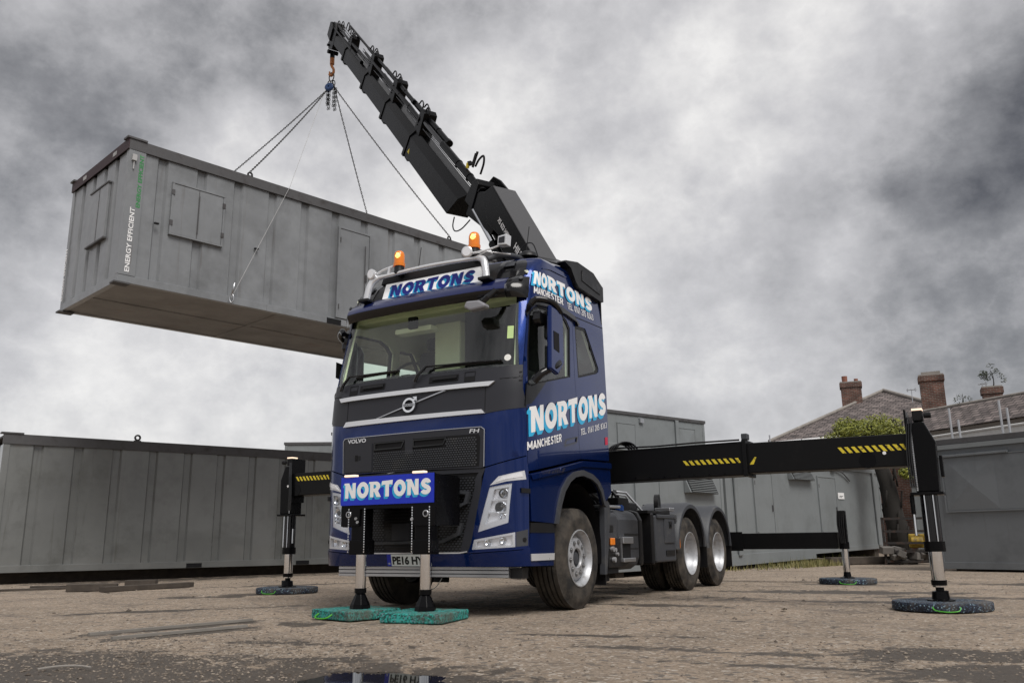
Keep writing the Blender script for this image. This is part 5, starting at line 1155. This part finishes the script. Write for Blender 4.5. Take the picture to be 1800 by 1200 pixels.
louvre(cb,3.75,5.30,2.02,2.36,m_cabB)
door(cb,1.55,2.6,.35,2.12,m_cabB); door(cb,5.82,7.15,.30,2.15,m_cabB)
MB().box((.40,-.06,.1),(.58,.0,2.5)).build('drain_pipe',m_cabB,cb,bevel=.02); MB().box((10.55,-.06,.1),(10.75,.0,2.5)).build('drain_pipe',m_cabB,cb,bevel=.02)
MB().box((7.35,-.012,1.55),(7.85,-.0,1.74)).build('door_notice',m_white,cb); MB().box((7.45,-.014,1.63),(7.75,-.0125,1.645)).box((7.45,-.014,1.60),(7.65,-.0125,1.612)).build('notice_text',m_text,cb)
MB().box((6.9,-.10,2.38),(7.2,0,2.46)).tube(smooth_path([(7.2,-.05,2.42),(7.8,-.05,2.34),(8.4,-.03,2.12)]),.02,6).build('cable_box',m_cabD,cb)
MB().box((-.0,-.05,2.44),(11.32,-.041,2.50)).build('roof_lip',m_cabB,cb)
for x in(.4,5,10.4): MB().box((x,.1,-.3),(x+.4,2.6,-.001)).build('support_block',m_wood,cb)
MB().box((.05,-.01,-.12),(5.2,.0,.13)).build('skirt_panel',m_cabB,cb)
ca=cabin('plain grey cabin with a louvred vent directly behind the rear wheels',(-.5-.19*5.0,13.28-.982*5.0,.10),angB,L=4.85,Wd=2.8,H=2.5,wall=m_cabB,ribs=False,rail=m_cabB)
louvre(ca,3.0,4.35,1.62,1.99,m_cabB)
door(ca,1.0,1.9,.2,2.05,m_cabB)
for x in(.3,4.2): MB().box((x,.1,-.15),(x+.3,2.6,-.001)).build('support_block',m_wood,ca)
# two storey stack farther back
angU=math.atan2(.932,.363); u0=Vector((-6.8-.363*4.4,20.55-.932*4.4,0))
lo=cabin('grey cabin at ground level carrying the upper cabin behind the truck',(u0.x,u0.y,.03),angU,L=10.1,Wd=2.9,H=2.62,wall=m_cabB,ribs=False)
up=cabin('grey upper storey cabin stacked behind the truck cab with shuttered windows',(u0.x,u0.y,2.66),angU,L=10.1,Wd=2.9,H=2.62,wall=m_cabB,ribs=False)
for a,b in((5.15,6.04),(8.5,9.45),(1.2,2.1)): shutter(up,a,b,1.15,2.16 if a<8 else 2.22,wall=m_cabB,split=False,sill=False,dent=a>8)
MB().box((8.3,-.07,.1),(8.48,.0,2.5)).build('drain_pipe',m_cabB,up,bevel=.02); MB().box((6.3,-.08,2.25),(6.5,-.0,2.42)).build('cable_box',m_alu,up)
# far left pair behind the ribbed cabin
angF=.55
for (x,y,l1,l2) in((-22.9,21.4,'small grey cabin stack at far left edge, its upper storey','grey ground level cabin far behind the ribbed cabin, left of the pair'),(-19.4,20.6,'grey upper cabin far behind, touching the left side of the truck cab','grey ground level cabin far behind the ribbed cabin, right of the pair')):
    cabin('pale '+l1 if 0 else ('far upper cabin on the left, first of two peeping over the ribbed cabin' if x<-20 else 'far upper cabin peeping over the ribbed cabin, right next to the truck'),(x,y,2.62+(0 if x<-20 else .12)),angF,L=2.9 if x<-20 else 5.9,Wd=6,H=2.6,wall=m_cabB,ribs=False,group=None)
    cabin(l2,(x,y,.02),angF,L=2.9 if x<-20 else 5.9,Wd=6,H=2.58+(0 if x<-20 else .12),wall=m_cabB,ribs=False)
# right hand cabin
angR=math.atan2(-.414,.910)
rc=cabin('slate grey cabin with a big shuttered window at the right edge of the yard',(3.89,13.58,.04),angR,L=9.8,Wd=2.9,H=2.70,wall=m_cabR,ribs=False,rail=m_cabD)
shutter(rc,.34,2.35,1.19,2.30,wall=m_cabR,split=False,sill=False); 
mb=MB(); x0,x1,z0,z1=.36,1.42,1.21,2.28; cx,cz=(x0+x1)/2,(z0+z1)/2
mb.add([(x0,-.032,z0),(x1,-.032,z0),(x1,-.032,z1),(x0,-.032,z1),(cx,-.075,cz)],[(0,1,4),(1,2,4),(2,3,4),(3,0,4)]); mb.build('pressed_panel',m_cabR,rc)
MB().box((.30,-.09,2.31),(1.72,.0,2.36)).build('window_hood',m_cabR,rc,bevel=.006)
MB().box((.0,-.07,2.48),(9.8,-.041,2.575)).build('roof_lip',m_cabB,rc)
shutter(rc,5.2,7.2,1.19,2.30,wall=m_cabR,split=False,sill=False)
for x in(.3,5,9): MB().box((x,.1,-.06),(x+.4,2.7,-.001)).build('support_block',m_wood,rc)
for (x,z,lb) in((.55,3.42,'tall thin pole beside the outrigger leg, leftmost on the slate cabin roof'),(.72,3.15,'short thin pole just right of the outrigger leg on the slate cabin roof'),(1.60,3.45,'taller thin pole on the slate cabin roof nearest the right edge but one'),(1.74,3.27,'thin pole on the slate cabin roof nearest the right edge of the photo')):
    q=rc.matrix_world if 0 else Matrix.Translation((3.89,13.58,.04))@Matrix.Rotation(angR,4,'Z'); p=q@Vector((x,.15,2.70))
    tag(MB().cyl((0,0,0),(0,0,z-2.74),.022,n=8).build('roof_pole',m_alu,None),lb,'pole','thin poles on the cabin roofs').location=p
for (x,y,z,lb) in((.0,16.25,3.43,'thin pole in front of the left end of the slate roof'),(.54,18.4,3.5,'second thin pole from the left in front of the slate roof')):
    zb=2.80+.013*((y-13.28)/.982)+.02; tag(MB().cyl((0,0,0),(0,0,z-zb),.02,n=8).build('roof_pole',m_alu,None),lb,'pole','thin poles on the cabin roofs').location=(-.5+.19/.982*(y-13.28)-.12,y,zb)
cx_=cabin('grey cabin glimpsed between the dark tree trunk and the near outrigger leg',(2.2,29.5,.05),-.25,L=7.0,Wd=2.8,H=2.65,wall=m_cabB,ribs=False)
# ================================================================ HOUSES
def set_uv(o):
    me=o.data; uv=me.uv_layers.new(name='UVMap')
    for p in me.polygons:
        n=p.normal; t=Vector((0,0,1)).cross(n)
        t=Vector((1,0,0)) if t.length<1e-3 else t.normalized(); b=n.cross(t)
        for li in p.loop_indices: c=me.vertices[me.loops[li].vertex_index].co; uv.data[li].uv=(c.dot(t),c.dot(b))
    return o
def V3(*a): return Vector(a)
H1=thing('slate_house','house with a hipped slate roof and a brick chimney behind the outrigger beam','house',(0,40,0))
o1=V3(0,40,0)
Lc=V3(-4.93,37.69,5.55)-o1; A_=V3(.19,43.6,8.6)-o1; Rc=V3(5.3,35.2,5.55)-o1; E_h=V3(2.35,50.75,8.6)-o1; Re=V3(10.5,49,5.55)-o1; Be=V3(-3.0,53,5.55)-o1
rf=MB().add([Lc,Rc,A_,E_h,Re,Be],[(0,1,2),(1,4,3,2),(0,2,3,5),(4,5,3)]); th=MB()
set_uv(rf.build('roof',m_slate,H1))
def tilerow(pts,r,name,par): return MB().tube(pts,r,8).build(name,m_ridge,par,auto=50)
tilerow([Lc+V3(0,0,.05),A_+V3(0,0,.05)],.09,'ridge_tiles',H1); tilerow([A_+V3(0,0,.05),Rc+V3(0,0,.05)],.10,'ridge_tiles',H1); tilerow([A_+V3(0,0,.05),E_h+V3(0,0,.05)],.09,'ridge_tiles',H1)
wl=MB(); 
for a,b in((Lc,Rc),(Rc,Re),(Be,Lc),(Re,Be)):
    ca_=(Lc+Rc+Re+Be)/4; a2=a.lerp(ca_,.03); b2=b.lerp(ca_,.03); wl.add([(a2.x,a2.y,0),(b2.x,b2.y,0),(b2.x,b2.y,5.53),(a2.x,a2.y,5.53)],[(0,1,2,3)])
set_uv(wl.build('wall',m_brick,H1))
MB().tube([Lc+V3(0,-.05,-.06),Rc+V3(0,-.05,-.06),Re+V3(.05,0,-.06)],.07,8).build('gutter',m_white,H1)
MB().tube([Lc+V3(.1,-.12,-.22),Rc+V3(-.1,-.12,-.22)],.06,6).build('fascia_board',m_render,H1)
def chimney(par,c,w,d,z0,z1,pots,rz=0):
    m_=Matrix.Translation(c)@Matrix.Rotation(rz,4,'Z')
    s=MB().box((-w/2,-d/2,z0),(w/2,d/2,z1-.32),m_).box((-w/2-.05,-d/2-.05,z1-.32),(w/2+.05,d/2+.05,z1-.06),m_).build('chimney',m_brick,par); set_uv(s)
    MB().box((-w/2-.02,-d/2-.02,z1-.06),(w/2+.02,d/2+.02,z1),m_).build('chimney_cap',m_ridge,s)
    for (px_,r_,h_) in pots: MB().cyl(m_@Vector((px_,0,z1)),m_@Vector((px_,0,z1+h_)),r_,r_*1.1,12).build('chimney_pot',mat('clay_pot',(.22,.09,.06),.8) if 'clay_pot' not in MATS else MATS['clay_pot'],s)
    return s
chimney(H1,V3(-1.33,42.4,0)-o1,1.05,.8,6.6,9.05,[(-.28,.14,.36),(.30,.10,.18)],.15)
an=MB().cyl((2.02,37.7,7.0),(2.02,37.7,7.68),.02,n=6).cyl((1.8,37.7,7.62),(2.25,37.7,7.62),.02,n=6).cyl((1.85,37.7,7.54),(1.85,37.7,7.70),.03,n=6).cyl((2.2,37.7,7.54),(2.2,37.7,7.70),.03,n=6); an.v=[(v[0]-o1.x,v[1]-o1.y,v[2]) for v in an.v]
an.build('roof_aerial',m_alu,H1)
H2=thing('terrace_house','long low slate roofed building with white wall and chimneys behind the slate cabin','house',(4,33,0)); o2=V3(4,33,0)
rl=V3(2.2,35.6,6.22)-o2; rr_=V3(9.5,29.5,6.22)-o2; el=V3(2.35,32.9,5.02)-o2; er=V3(8.6,26.9,5.02)-o2; dr=(rr_-rl).normalized(); back=V3(.64,.77,0)*2.6
er=el+dr*8.6; rr_=rl+dr*8.6; bl=rl*2-el; br=rr_*2-er; bl.z=br.z=5.02
set_uv(MB().add([el,er,rr_,rl,bl,br],[(0,1,2,3),(3,2,5,4)]).build('roof',m_slate,H2))
tilerow([rl,rr_],.08,'ridge_tiles',H2)
dn=V3(0,0,-1); inn=V3(.25,.35,0)
MB().add([el+dn*.04+inn*.2,er+dn*.04+inn*.2,er+dn*.24+inn*.2,el+dn*.24+inn*.2],[(0,1,2,3)]).build('eave_wall',m_brick,H2); set_uv(H2.children[-1])
w2=MB(); a=el+dn*.24; b=er+dn*.24; w2.add([a,b,(b.x,b.y,0),(a.x,a.y,0)],[(0,1,2,3)]).add([bl,el,(el.x,el.y,0),(bl.x,bl.y,0)],[(0,1,2,3)]).add([br,er,(er.x,er.y,0),(br.x,br.y,0)],[(0,1,2,3)]).add([bl,rl,el],[(0,1,2)]).add([br,rr_,er],[(0,1,2)])
w2.build('wall',m_render,H2)
MB().tube([el+V3(0,-.05,-.27),er+V3(0,-.05,-.27)],.05,6).build('gutter',m_render,H2)
vz=el.lerp(er,.66); vr=rl.lerp(rr_,.66)
MB().tube([vz+V3(.05,0,.06),vr+V3(.05,0,.06)],.10,6).build('verge',m_render,H2)
chimney(H2,V3(2.98,36.6,0)-o2,1.0,.8,5.8,8.05,[(.0,.0001,.0001)],.1); MB().box((2.6-4,36.4-33,8.05),(3.4-4,36.9-33,8.2)).build('chimney_cap',m_ridge,H2)
chimney(H2,V3(5.38,33.8,0)-o2,.72,.6,5.6,6.85,[],.1)
an=MB(); an.cyl((1.06,.8,6.0),(1.06,.8,7.05),.02,n=6).cyl((.9,.8,7.0),(1.25,.8,7.0),.02,n=6).cyl((1.2,.8,6.9),(1.2,.8,7.1),.03,n=6); an.build('roof_aerial',m_alu,H2)
# ================================================================ PLANTS
def leaf_cloud(mb,c,rad,n,size,rnd,shape=None):
    for i in range(n):
        while True:
            v=Vector((rnd.uniform(-1,1),rnd.uniform(-1,1),rnd.uniform(-1,1)))
            if .25<v.length<1: break
        p=Vector((c[0]+v.x*rad[0],c[1]+v.y*rad[1],c[2]+v.z*rad[2]))
        a=Vector((rnd.gauss(0,1),rnd.gauss(0,1),rnd.gauss(0,.6))).normalized(); b=a.orthogonal().normalized(); s=size*rnd.uniform(.6,1.3)
        q=a.cross(b)*s*.2
        mb.add([p-a*s,p-b*s*.45+q,p+a*s,p+b*s*.45+q],[(0,1,2,3)])
def branchy(mb,p,d,L,r,depth,rnd,tips):
    q=p+d*L; mb.tube([p,p.lerp(q,.5)+Vector((rnd.gauss(0,.04*L),rnd.gauss(0,.04*L),0)),q],[r,r*.8,r*.6],7)
    if depth==0: tips.append(q-Vector((.25,0,.12))); return
    for k in range(rnd.randint(2,3)):
        e=(d+Vector((rnd.gauss(0,.5),rnd.gauss(0,.5),rnd.gauss(.1,.3)))).normalized(); branchy(mb,q,e,L*rnd.uniform(.55,.8),r*.6,depth-1,rnd,tips)
rnd=random.Random(11)
tr=thing('leafy_tree','bushy tree with bright spring leaves and dark trunk showing above and below the outrigger beam','tree',(2.35,21.7,0))
tb=MB(); tips=[]; tb.tube([(0,0,0),(-.05,0,1.2),(-.18,.1,2.3),(-.35,.2,3.0)],[.34,.28,.24,.20],12)
for a in range(7): 
    e=Vector((-.7+1.4*(a/6),rnd.uniform(-.4,.6),.75)).normalized(); branchy(tb,Vector((-.35,.2,2.9)),e,.7,.09,2,rnd,tips)
for i in range(26):
    a=rnd.uniform(0,2*PI); z=rnd.uniform(.2,2.6); tb.tube([(.3*math.cos(a)-.07*z,.3*math.sin(a),z),(.33*math.cos(a+.3)-.07*z,.33*math.sin(a+.3),z+.5)],.03,5)
tb.build('trunk',m_bark,tr,smooth=True)
cr_=MB()
for t in tips: leaf_cloud(cr_,t,(.40,.40,.32),150,.05,rnd)
for (x,y,z,r) in((-1.5,.8,3.7,.50),(-1.9,.7,3.4,.40),(-1.1,.8,4.05,.42),(-.6,.8,3.8,.40),(-1.45,.9,4.2,.32),(.1,.4,3.6,.30),(-2.3,.7,3.2,.35),(.45,-.2,2.6,.25)): leaf_cloud(cr_,(x,y,z),(r,r,r*.8),420,.055,rnd)
cr_.build('crown',m_leaf,tr)
sp_=thing('chimney_sapling','thin dark sapling growing out of the rightmost brick chimney','plant',(5.45,33.8,6.8))
sb_=MB(); tips=[]; branchy(sb_,Vector((0,0,0)),Vector((.15,0,1)),.35,.03,2,rnd,tips); sb_.build('stem',m_bark,sp_)
lf=MB()
for t in tips: leaf_cloud(lf,t,(.2,.2,.16),26,.055,rnd)
for (x,z) in((-.3,.65),(0,.95),(.35,.5),(.15,.7),(-.15,.45),(.4,.3)): leaf_cloud(lf,(x,0,z),(.17,.15,.13),22,.055,rnd)
lf.build('foliage',m_leafd,sp_)
bs=thing('roof_weed','small pale bush growing on the ridge between two chimneys','plant',(4.25,34.0,6.1))
sb_=MB(); tips=[]; branchy(sb_,Vector((0,0,0)),Vector((0,0,1)),.28,.02,1,rnd,tips); sb_.build('stem',m_bark,bs); lf=MB(); leaf_cloud(lf,(0,0,.35),(.38,.25,.28),110,.045,rnd); lf.build('foliage',m_leafd,bs)
# ================================================================ YARD CLUTTER
sr=thing('steel_stillage','rusty dark steel stillage holding rubble and yellow scrap beneath the tree','rack',(2.95,17.9,0),.1)
mb=MB()
for x in(-.6,.6):
    for y in(0,.8): mb.box((x-.03,y-.03,0),(x+.03,y+.03,1.22))
for z in(.08,.55,.85,1.18):
    mb.box((-.6,-.03,z-.03),(.6,.02,z+.03)); mb.box((-.62,0,z-.03),(-.57,.8,z+.03))
mb.box((-.6,0,.30),(.6,.8,.36)); mb.build('frame',m_rust,sr)
mb=MB()
for i in range(26):
    r_=rnd.uniform(.06,.16); m_=Matrix.Translation((rnd.uniform(-.6,.6),rnd.uniform(-.1,.75),rnd.uniform(.05,.5)))@Matrix.Rotation(rnd.uniform(0,3),4,'Z')@Matrix.Rotation(rnd.uniform(0,1),4,'X'); mb.box((-r_,-r_*.7,-r_*.6),(r_,r_*.7,r_*.6),m_)
rb_=mb.build('rubble',mat('rubble_concrete',(.13,.12,.11),.9,var=.3),sr,bevel=.015); rb_['kind']='stuff'
MB().box((.0,.15,.42),(.42,.6,.78)).cyl((.05,.1,.6),(.35,.1,.6),.12,n=14).build('yellow_part',m_yellowm,sr,bevel=.03)
lg=tag(MB().box((-1.9,-.12,0),(1.9,.12,.20)).build('timber_baulk',m_wood,None,bevel=.02),'long dark timber lying on the ground beneath the stillage and the dark tree trunk','timber'); lg.location=(2.2,18.6,0); lg.rotation_euler=(0,0,.9)
for i,(x,y,L_,w,h,rz,lb) in enumerate(((-9.35,2.15,.55,.2,.05,.4,'thin flat board lying leftmost before the ribbed cabin'),(-7.85,1.95,.75,.22,.11,.85,'short thick timber in the middle of the row of boards'),(-7.3,2.6,1.7,.16,.08,1.55,'longest low board at the right of the row of boards'),(-7.95,2.95,.5,.22,.13,.7,'squat timber block standing behind the longest board'),(-9.3,1.55,2.0,.12,.03,1.1,'thin strip of wood nearest the left edge'))):
    p=tag(MB().box((-L_/2,-w/2,0),(L_/2,w/2,h)).build('timber_board',m_wood,None,bevel=.006),lb,'board','loose boards before the ribbed cabin'); p.location=(x,y,.004); p.rotation_euler=(0,0,rz)
for (x,y,L_,rz,lb) in((-1.30,-1.75,1.55,.62*PI/1.3,'upper steel strip set into the ground left of the green pads'),(-.85,-2.05,1.2,.62*PI/1.3,'lower steel strip set into the ground left of the green pads')):
    p=tag(MB().box((-L_/2,-.018,-.01),(L_/2,.018,.012)).build('steel_strip',mat('worn_strip',(.20,.185,.165),.6,var=.2),None),lb,'metal strip'); p.location=(x,y,.006); p.rotation_euler=(0,0,1.40 if x<-1 else 1.38)
stk=tag(MB().tube(smooth_path([(-.14,-.05,.012),(-.05,.0,.02),(.06,.02,.02),(.15,.0,.012)]),.007,6).build('pale_stick',m_ridge,None),'thin pale stick lying on the wet gravel near the puddle','stick'); stk.location=(.30,-3.85,0); stk.rotation_euler=(0,0,.5)
lfm=mat('dry_leaf',(.05,.035,.02),.8)
for (x,y,r_,lb) in((2.31,3.61,.5,'curled dead leaf on the ground right of the front wheel'),(3.2,1.9,1.7,'dead leaf between the truck and the round blue pad')):
    p=tag(MB().add([(-.06,0,.004),(-.02,-.03,.02),(.03,-.025,.006),(.07,.0,.022),(.03,.03,.008),(-.02,.025,.018)],[(0,1,5),(1,2,4,5),(2,3,4)]).build('dead_leaf',lfm,None),lb,'leaf'); p.location=(x,y,.006); p.rotation_euler=(0,0,r_)
# ================================================================ GROUND
PUD=[(2.20,-3.50,.52,.42,.085),(2.05,-3.12,.30,.20,.07),(2.7,-3.75,.45,.40,.07),(-4.72,1.75,.55,.16,.06)]
def gz(x,y):
    h=noise.noise(Vector((x*.35,y*.35,0)))*.012+noise.noise(Vector((x*1.7,y*1.7,3)))*.006+noise.noise(Vector((x*6,y*6,7)))*.0035
    d=math.hypot(x-5.2,y+7.2)
    if d<9: h+=noise.noise(Vector((x*19,y*19,1)))*.0022
    f=min(1,math.hypot(x-.05,y-3.5)/40); h*=.9
    for (a,b,r1,r2,dp) in PUD:
        q=((x-a)/r1)**2+((y-b)/r2)**2
        if q<6: h-=dp*math.exp(-q*1.1); h+=(noise.noise(Vector((x*5,y*5,11)))*.022+noise.noise(Vector((x*14,y*14,4)))*.010)*math.exp(-q*.5)
    return h-.004
def axis(c,lo,hi,fine,grow,w):
    o=[c]; 
    for sgn,lim in((1,hi),(-1,lo)):
        x=c; s=fine
        while (x-lim)*sgn<0:
            if abs(x-c)>w: s*=grow
            x+=sgn*s; o.append(x)
    return sorted(o)
xs=axis(1.5,-400,400,.035,1.045,4.2); ys=axis(-2.2,-60,500,.035,1.035,3.2)
vs=[(x,y,gz(x,y)) for y in ys for x in xs]; nx=len(xs)
fs=[(j*nx+i,j*nx+i+1,(j+1)*nx+i+1,(j+1)*nx+i) for j in range(len(ys)-1) for i in range(nx-1)]
mg=bpy.data.materials.new('yard_ground'); mg.use_nodes=True; t=mg.node_tree; b=t.nodes['Principled BSDF']
def N(ty,**k):
    n=t.nodes.new(ty)
    for a,c in k.items(): setattr(n,a,c)
    return n
def mth(op,*a):
    n=N('ShaderNodeMath',operation=op)
    for i,v in enumerate(a):
        if isinstance(v,(int,float)): n.inputs[i].default_value=v
        else: t.links.new(v,n.inputs[i])
    return n.outputs[0]
gtc=N('ShaderNodeTexCoord'); obv=gtc.outputs['Object']
def gn(s,d=8,r=.6,dist=0,off=(0,0,0),sx=1):
    mp=N('ShaderNodeMapping'); mp.inputs['Location'].default_value=off; mp.inputs['Scale'].default_value=(sx,1,1); t.links.new(obv,mp.inputs[0])
    n=N('ShaderNodeTexNoise'); n.inputs['Scale'].default_value=s; n.inputs['Detail'].default_value=d; n.inputs['Roughness'].default_value=r; n.inputs['Distortion'].default_value=dist; t.links.new(mp.outputs[0],n.inputs['Vector']); return n.outputs[0]
def rng(v,a,b_,c=0,d=1):
    n=N('ShaderNodeMapRange'); n.inputs[1].default_value=a; n.inputs[2].default_value=b_; n.inputs[3].default_value=c; n.inputs[4].default_value=d; t.links.new(v,n.inputs[0]); return n.outputs[0]
def mixc(f,a,b_):
    n=N('ShaderNodeMix',data_type='RGBA')
    if isinstance(f,(int,float)): n.inputs[0].default_value=f
    else: t.links.new(f,n.inputs[0])
    for i,v in((6,a),(7,b_)):
        if isinstance(v,tuple): n.inputs[i].default_value=(*v,1)
        else: t.links.new(v,n.inputs[i])
    return n.outputs[2]
c1=mixc(rng(gn(.9,9,.62,.3),.38,.62),(.335,.258,.188),(.215,.165,.118))
c1=mixc(rng(gn(4.5,8,.68,.2,(3,7,0)),.50,.68,0,.28),c1,(.13,.10,.082))
c2=mixc(rng(gn(16,6,.7),.42,.65,0,.5),c1,(.43,.36,.29))
c3=mixc(rng(gn(48,5,.8),.50,.62,0,.85),c2,(.085,.068,.053))
vor=N('ShaderNodeTexVoronoi'); vor.inputs['Scale'].default_value=48; t.links.new(obv,vor.inputs['Vector']); sc=N('ShaderNodeSeparateColor'); t.links.new(vor.outputs['Color'],sc.inputs[0])
c3=mixc(rng(sc.outputs[0],.88,.92,0,.7),c3,(.50,.45,.39))
vor2=N('ShaderNodeTexVoronoi'); vor2.inputs['Scale'].default_value=22; t.links.new(obv,vor2.inputs['Vector']); sc2=N('ShaderNodeSeparateColor'); t.links.new(vor2.outputs['Color'],sc2.inputs[0])
c3=mixc(rng(sc2.outputs[1],.90,.94,0,.8),c3,(.10,.088,.078))
# stains and damp patches (oil, wet soil), plus dark ovals under the truck, along the ribbed cabin and by the steel strips: fixed spots on the yard
acc=None; nd=gn(3.6,9,.72,.5,(4,2,0)); nst=gn(1.4,7,.7,.4,(9,1,0),.35)
sepg=N('ShaderNodeSeparateXYZ'); t.links.new(obv,sepg.inputs[0])
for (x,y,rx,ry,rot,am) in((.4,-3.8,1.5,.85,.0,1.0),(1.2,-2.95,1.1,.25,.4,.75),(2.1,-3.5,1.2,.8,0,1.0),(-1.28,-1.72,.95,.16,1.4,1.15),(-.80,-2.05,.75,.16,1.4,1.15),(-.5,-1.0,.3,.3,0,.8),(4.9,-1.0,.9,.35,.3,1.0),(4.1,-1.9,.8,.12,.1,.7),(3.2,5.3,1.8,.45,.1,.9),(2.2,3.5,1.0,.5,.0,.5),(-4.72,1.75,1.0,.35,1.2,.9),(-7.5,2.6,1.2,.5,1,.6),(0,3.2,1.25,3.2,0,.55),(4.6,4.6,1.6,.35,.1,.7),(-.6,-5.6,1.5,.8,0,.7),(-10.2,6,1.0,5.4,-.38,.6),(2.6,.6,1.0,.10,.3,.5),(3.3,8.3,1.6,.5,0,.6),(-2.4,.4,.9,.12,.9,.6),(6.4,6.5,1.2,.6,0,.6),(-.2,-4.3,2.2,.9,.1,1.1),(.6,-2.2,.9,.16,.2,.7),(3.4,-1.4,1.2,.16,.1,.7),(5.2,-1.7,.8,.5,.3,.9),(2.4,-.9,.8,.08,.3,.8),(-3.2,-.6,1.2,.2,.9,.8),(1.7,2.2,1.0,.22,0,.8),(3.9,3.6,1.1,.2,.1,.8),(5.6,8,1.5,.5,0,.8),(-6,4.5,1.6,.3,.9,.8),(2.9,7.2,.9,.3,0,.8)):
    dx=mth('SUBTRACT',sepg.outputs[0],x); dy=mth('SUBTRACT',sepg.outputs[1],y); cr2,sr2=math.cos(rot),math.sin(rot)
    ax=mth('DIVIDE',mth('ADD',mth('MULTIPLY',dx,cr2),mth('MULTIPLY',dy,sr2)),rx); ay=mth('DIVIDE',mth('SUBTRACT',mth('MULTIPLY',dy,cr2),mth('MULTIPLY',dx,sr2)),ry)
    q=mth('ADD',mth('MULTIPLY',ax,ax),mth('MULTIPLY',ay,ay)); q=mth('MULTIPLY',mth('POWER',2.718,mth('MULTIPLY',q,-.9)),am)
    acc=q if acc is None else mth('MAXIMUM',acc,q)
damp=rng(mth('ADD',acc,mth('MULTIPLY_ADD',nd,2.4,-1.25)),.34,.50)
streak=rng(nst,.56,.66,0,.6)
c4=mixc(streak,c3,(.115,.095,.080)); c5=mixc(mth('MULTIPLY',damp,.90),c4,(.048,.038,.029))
t.links.new(c5,b.inputs['Base Color']); t.links.new(rng(damp,0,1,.92,.60),b.inputs['Roughness'])
bp1=N('ShaderNodeBump'); bp1.inputs['Strength'].default_value=1.0; bp1.inputs['Distance'].default_value=.014; t.links.new(gn(60,6,.75),bp1.inputs['Height'])
bp2=N('ShaderNodeBump'); bp2.inputs['Strength'].default_value=.3; bp2.inputs['Distance'].default_value=.03; t.links.new(gn(9,6,.6),bp2.inputs['Height']); t.links.new(bp1.outputs[0],bp2.inputs['Normal']); t.links.new(bp2.outputs[0],b.inputs['Normal'])
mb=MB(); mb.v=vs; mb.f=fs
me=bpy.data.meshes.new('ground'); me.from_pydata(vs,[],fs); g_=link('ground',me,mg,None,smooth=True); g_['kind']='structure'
mw=bpy.data.materials.new('puddle_water'); mw.use_nodes=True; wb=mw.node_tree.nodes['Principled BSDF']; wb.inputs['Base Color'].default_value=(.012,.011,.010,1); wb.inputs['Roughness'].default_value=.03; wb.inputs['Specular IOR Level'].default_value=.6
def sheet(x,y,rx,ry,z):
    o=MB().add([(x+rx*math.cos(2*PI*i/40),y+ry*math.sin(2*PI*i/40),z) for i in range(40)],[tuple(range(40))]).build('water',mw,None); o['kind']='structure'; return o
sheet(2.3,-3.6,1.1,.8,-.030); sheet(-4.72,1.75,.9,.3,-.030)
# loose stones and grit: uncountable
rg=random.Random(5); mb=MB()
ico=[Vector(v) for v in((0,0,1),(.9,0,.2),(.2,.85,.25),(-.75,.5,.15),(-.7,-.55,.2),(.3,-.85,.2),(0,0,-.6))]; icf=[(0,1,2),(0,2,3),(0,3,4),(0,4,5),(0,5,1),(6,2,1),(6,3,2),(6,4,3),(6,5,4),(6,1,5)]
def stone(x,y,s):
    a=rg.uniform(0,6.28); ca_,sa_=math.cos(a),math.sin(a); z=gz(x,y); j=[rg.uniform(.7,1.3) for _ in ico]; fl=rg.uniform(.4,.8)
    mb.add([(x+(v.x*ca_-v.y*sa_)*s*k,y+(v.x*sa_+v.y*ca_)*s*k,z+v.z*s*k*fl) for v,k in zip(ico,j)],icf)
for i in range(9500):
    if i<4800: x=rg.gauss(.6,1.1); y=rg.gauss(-3.2,.8)
    elif i<6500: x=rg.uniform(-3,7); y=rg.uniform(-5,2)
    elif i<7200: x=rg.gauss(4.7,.6); y=rg.gauss(-1.2,.5)
    else: x=rg.uniform(-11,9); y=rg.uniform(-4,12)
    s=min(.030,.004+abs(rg.gauss(0,.0052))) if y<2 else rg.uniform(.006,.02)
    if y<0 and rg.random()<.012: s=rg.uniform(.014,.022)
    if any(((x-a)/(r1*.75))**2+((y-b_)/(r2*.75))**2<1 for a,b_,r1,r2,_ in PUD[:3]): continue
    stone(x,y,s)
for i in range(170): stone(rg.uniform(-8,8),rg.uniform(-4,9),rg.uniform(.014,.034))
m_stone=leafmat('grit_stones',(.07,.055,.043),(.27,.225,.18)); m_stone.node_tree.nodes['Principled BSDF'].inputs['Roughness'].default_value=.9
gs=mb.build('gravel',m_stone,None); gs['kind']='stuff'
# grass tufts along the foot of the cabins
mb=MB()
for i in range(2050):
    k=rg.random(); 
    if i<1850: s_=rg.gauss(4.0,1.4); off=rg.uniform(.25,1.1)
    else: s_=rg.uniform(-4,10); off=rg.uniform(.02,.25)
    x=-.5+.19*s_+.982*off; y=13.28+.982*s_-.19*off; h=rg.uniform(.05,.20)*(1.6 if rg.random()<.05 else 1); a=rg.uniform(0,6.28); lx,ly=math.cos(a)*.012,math.sin(a)*.012
    mb.add([(x-lx,y-ly,-.01),(x+lx,y+ly,-.01),(x+rg.uniform(-.06,.06),y+rg.uniform(-.06,.06),h)],[(0,1,2)])
gg=mb.build('grass',m_grass,None); gg['kind']='stuff'
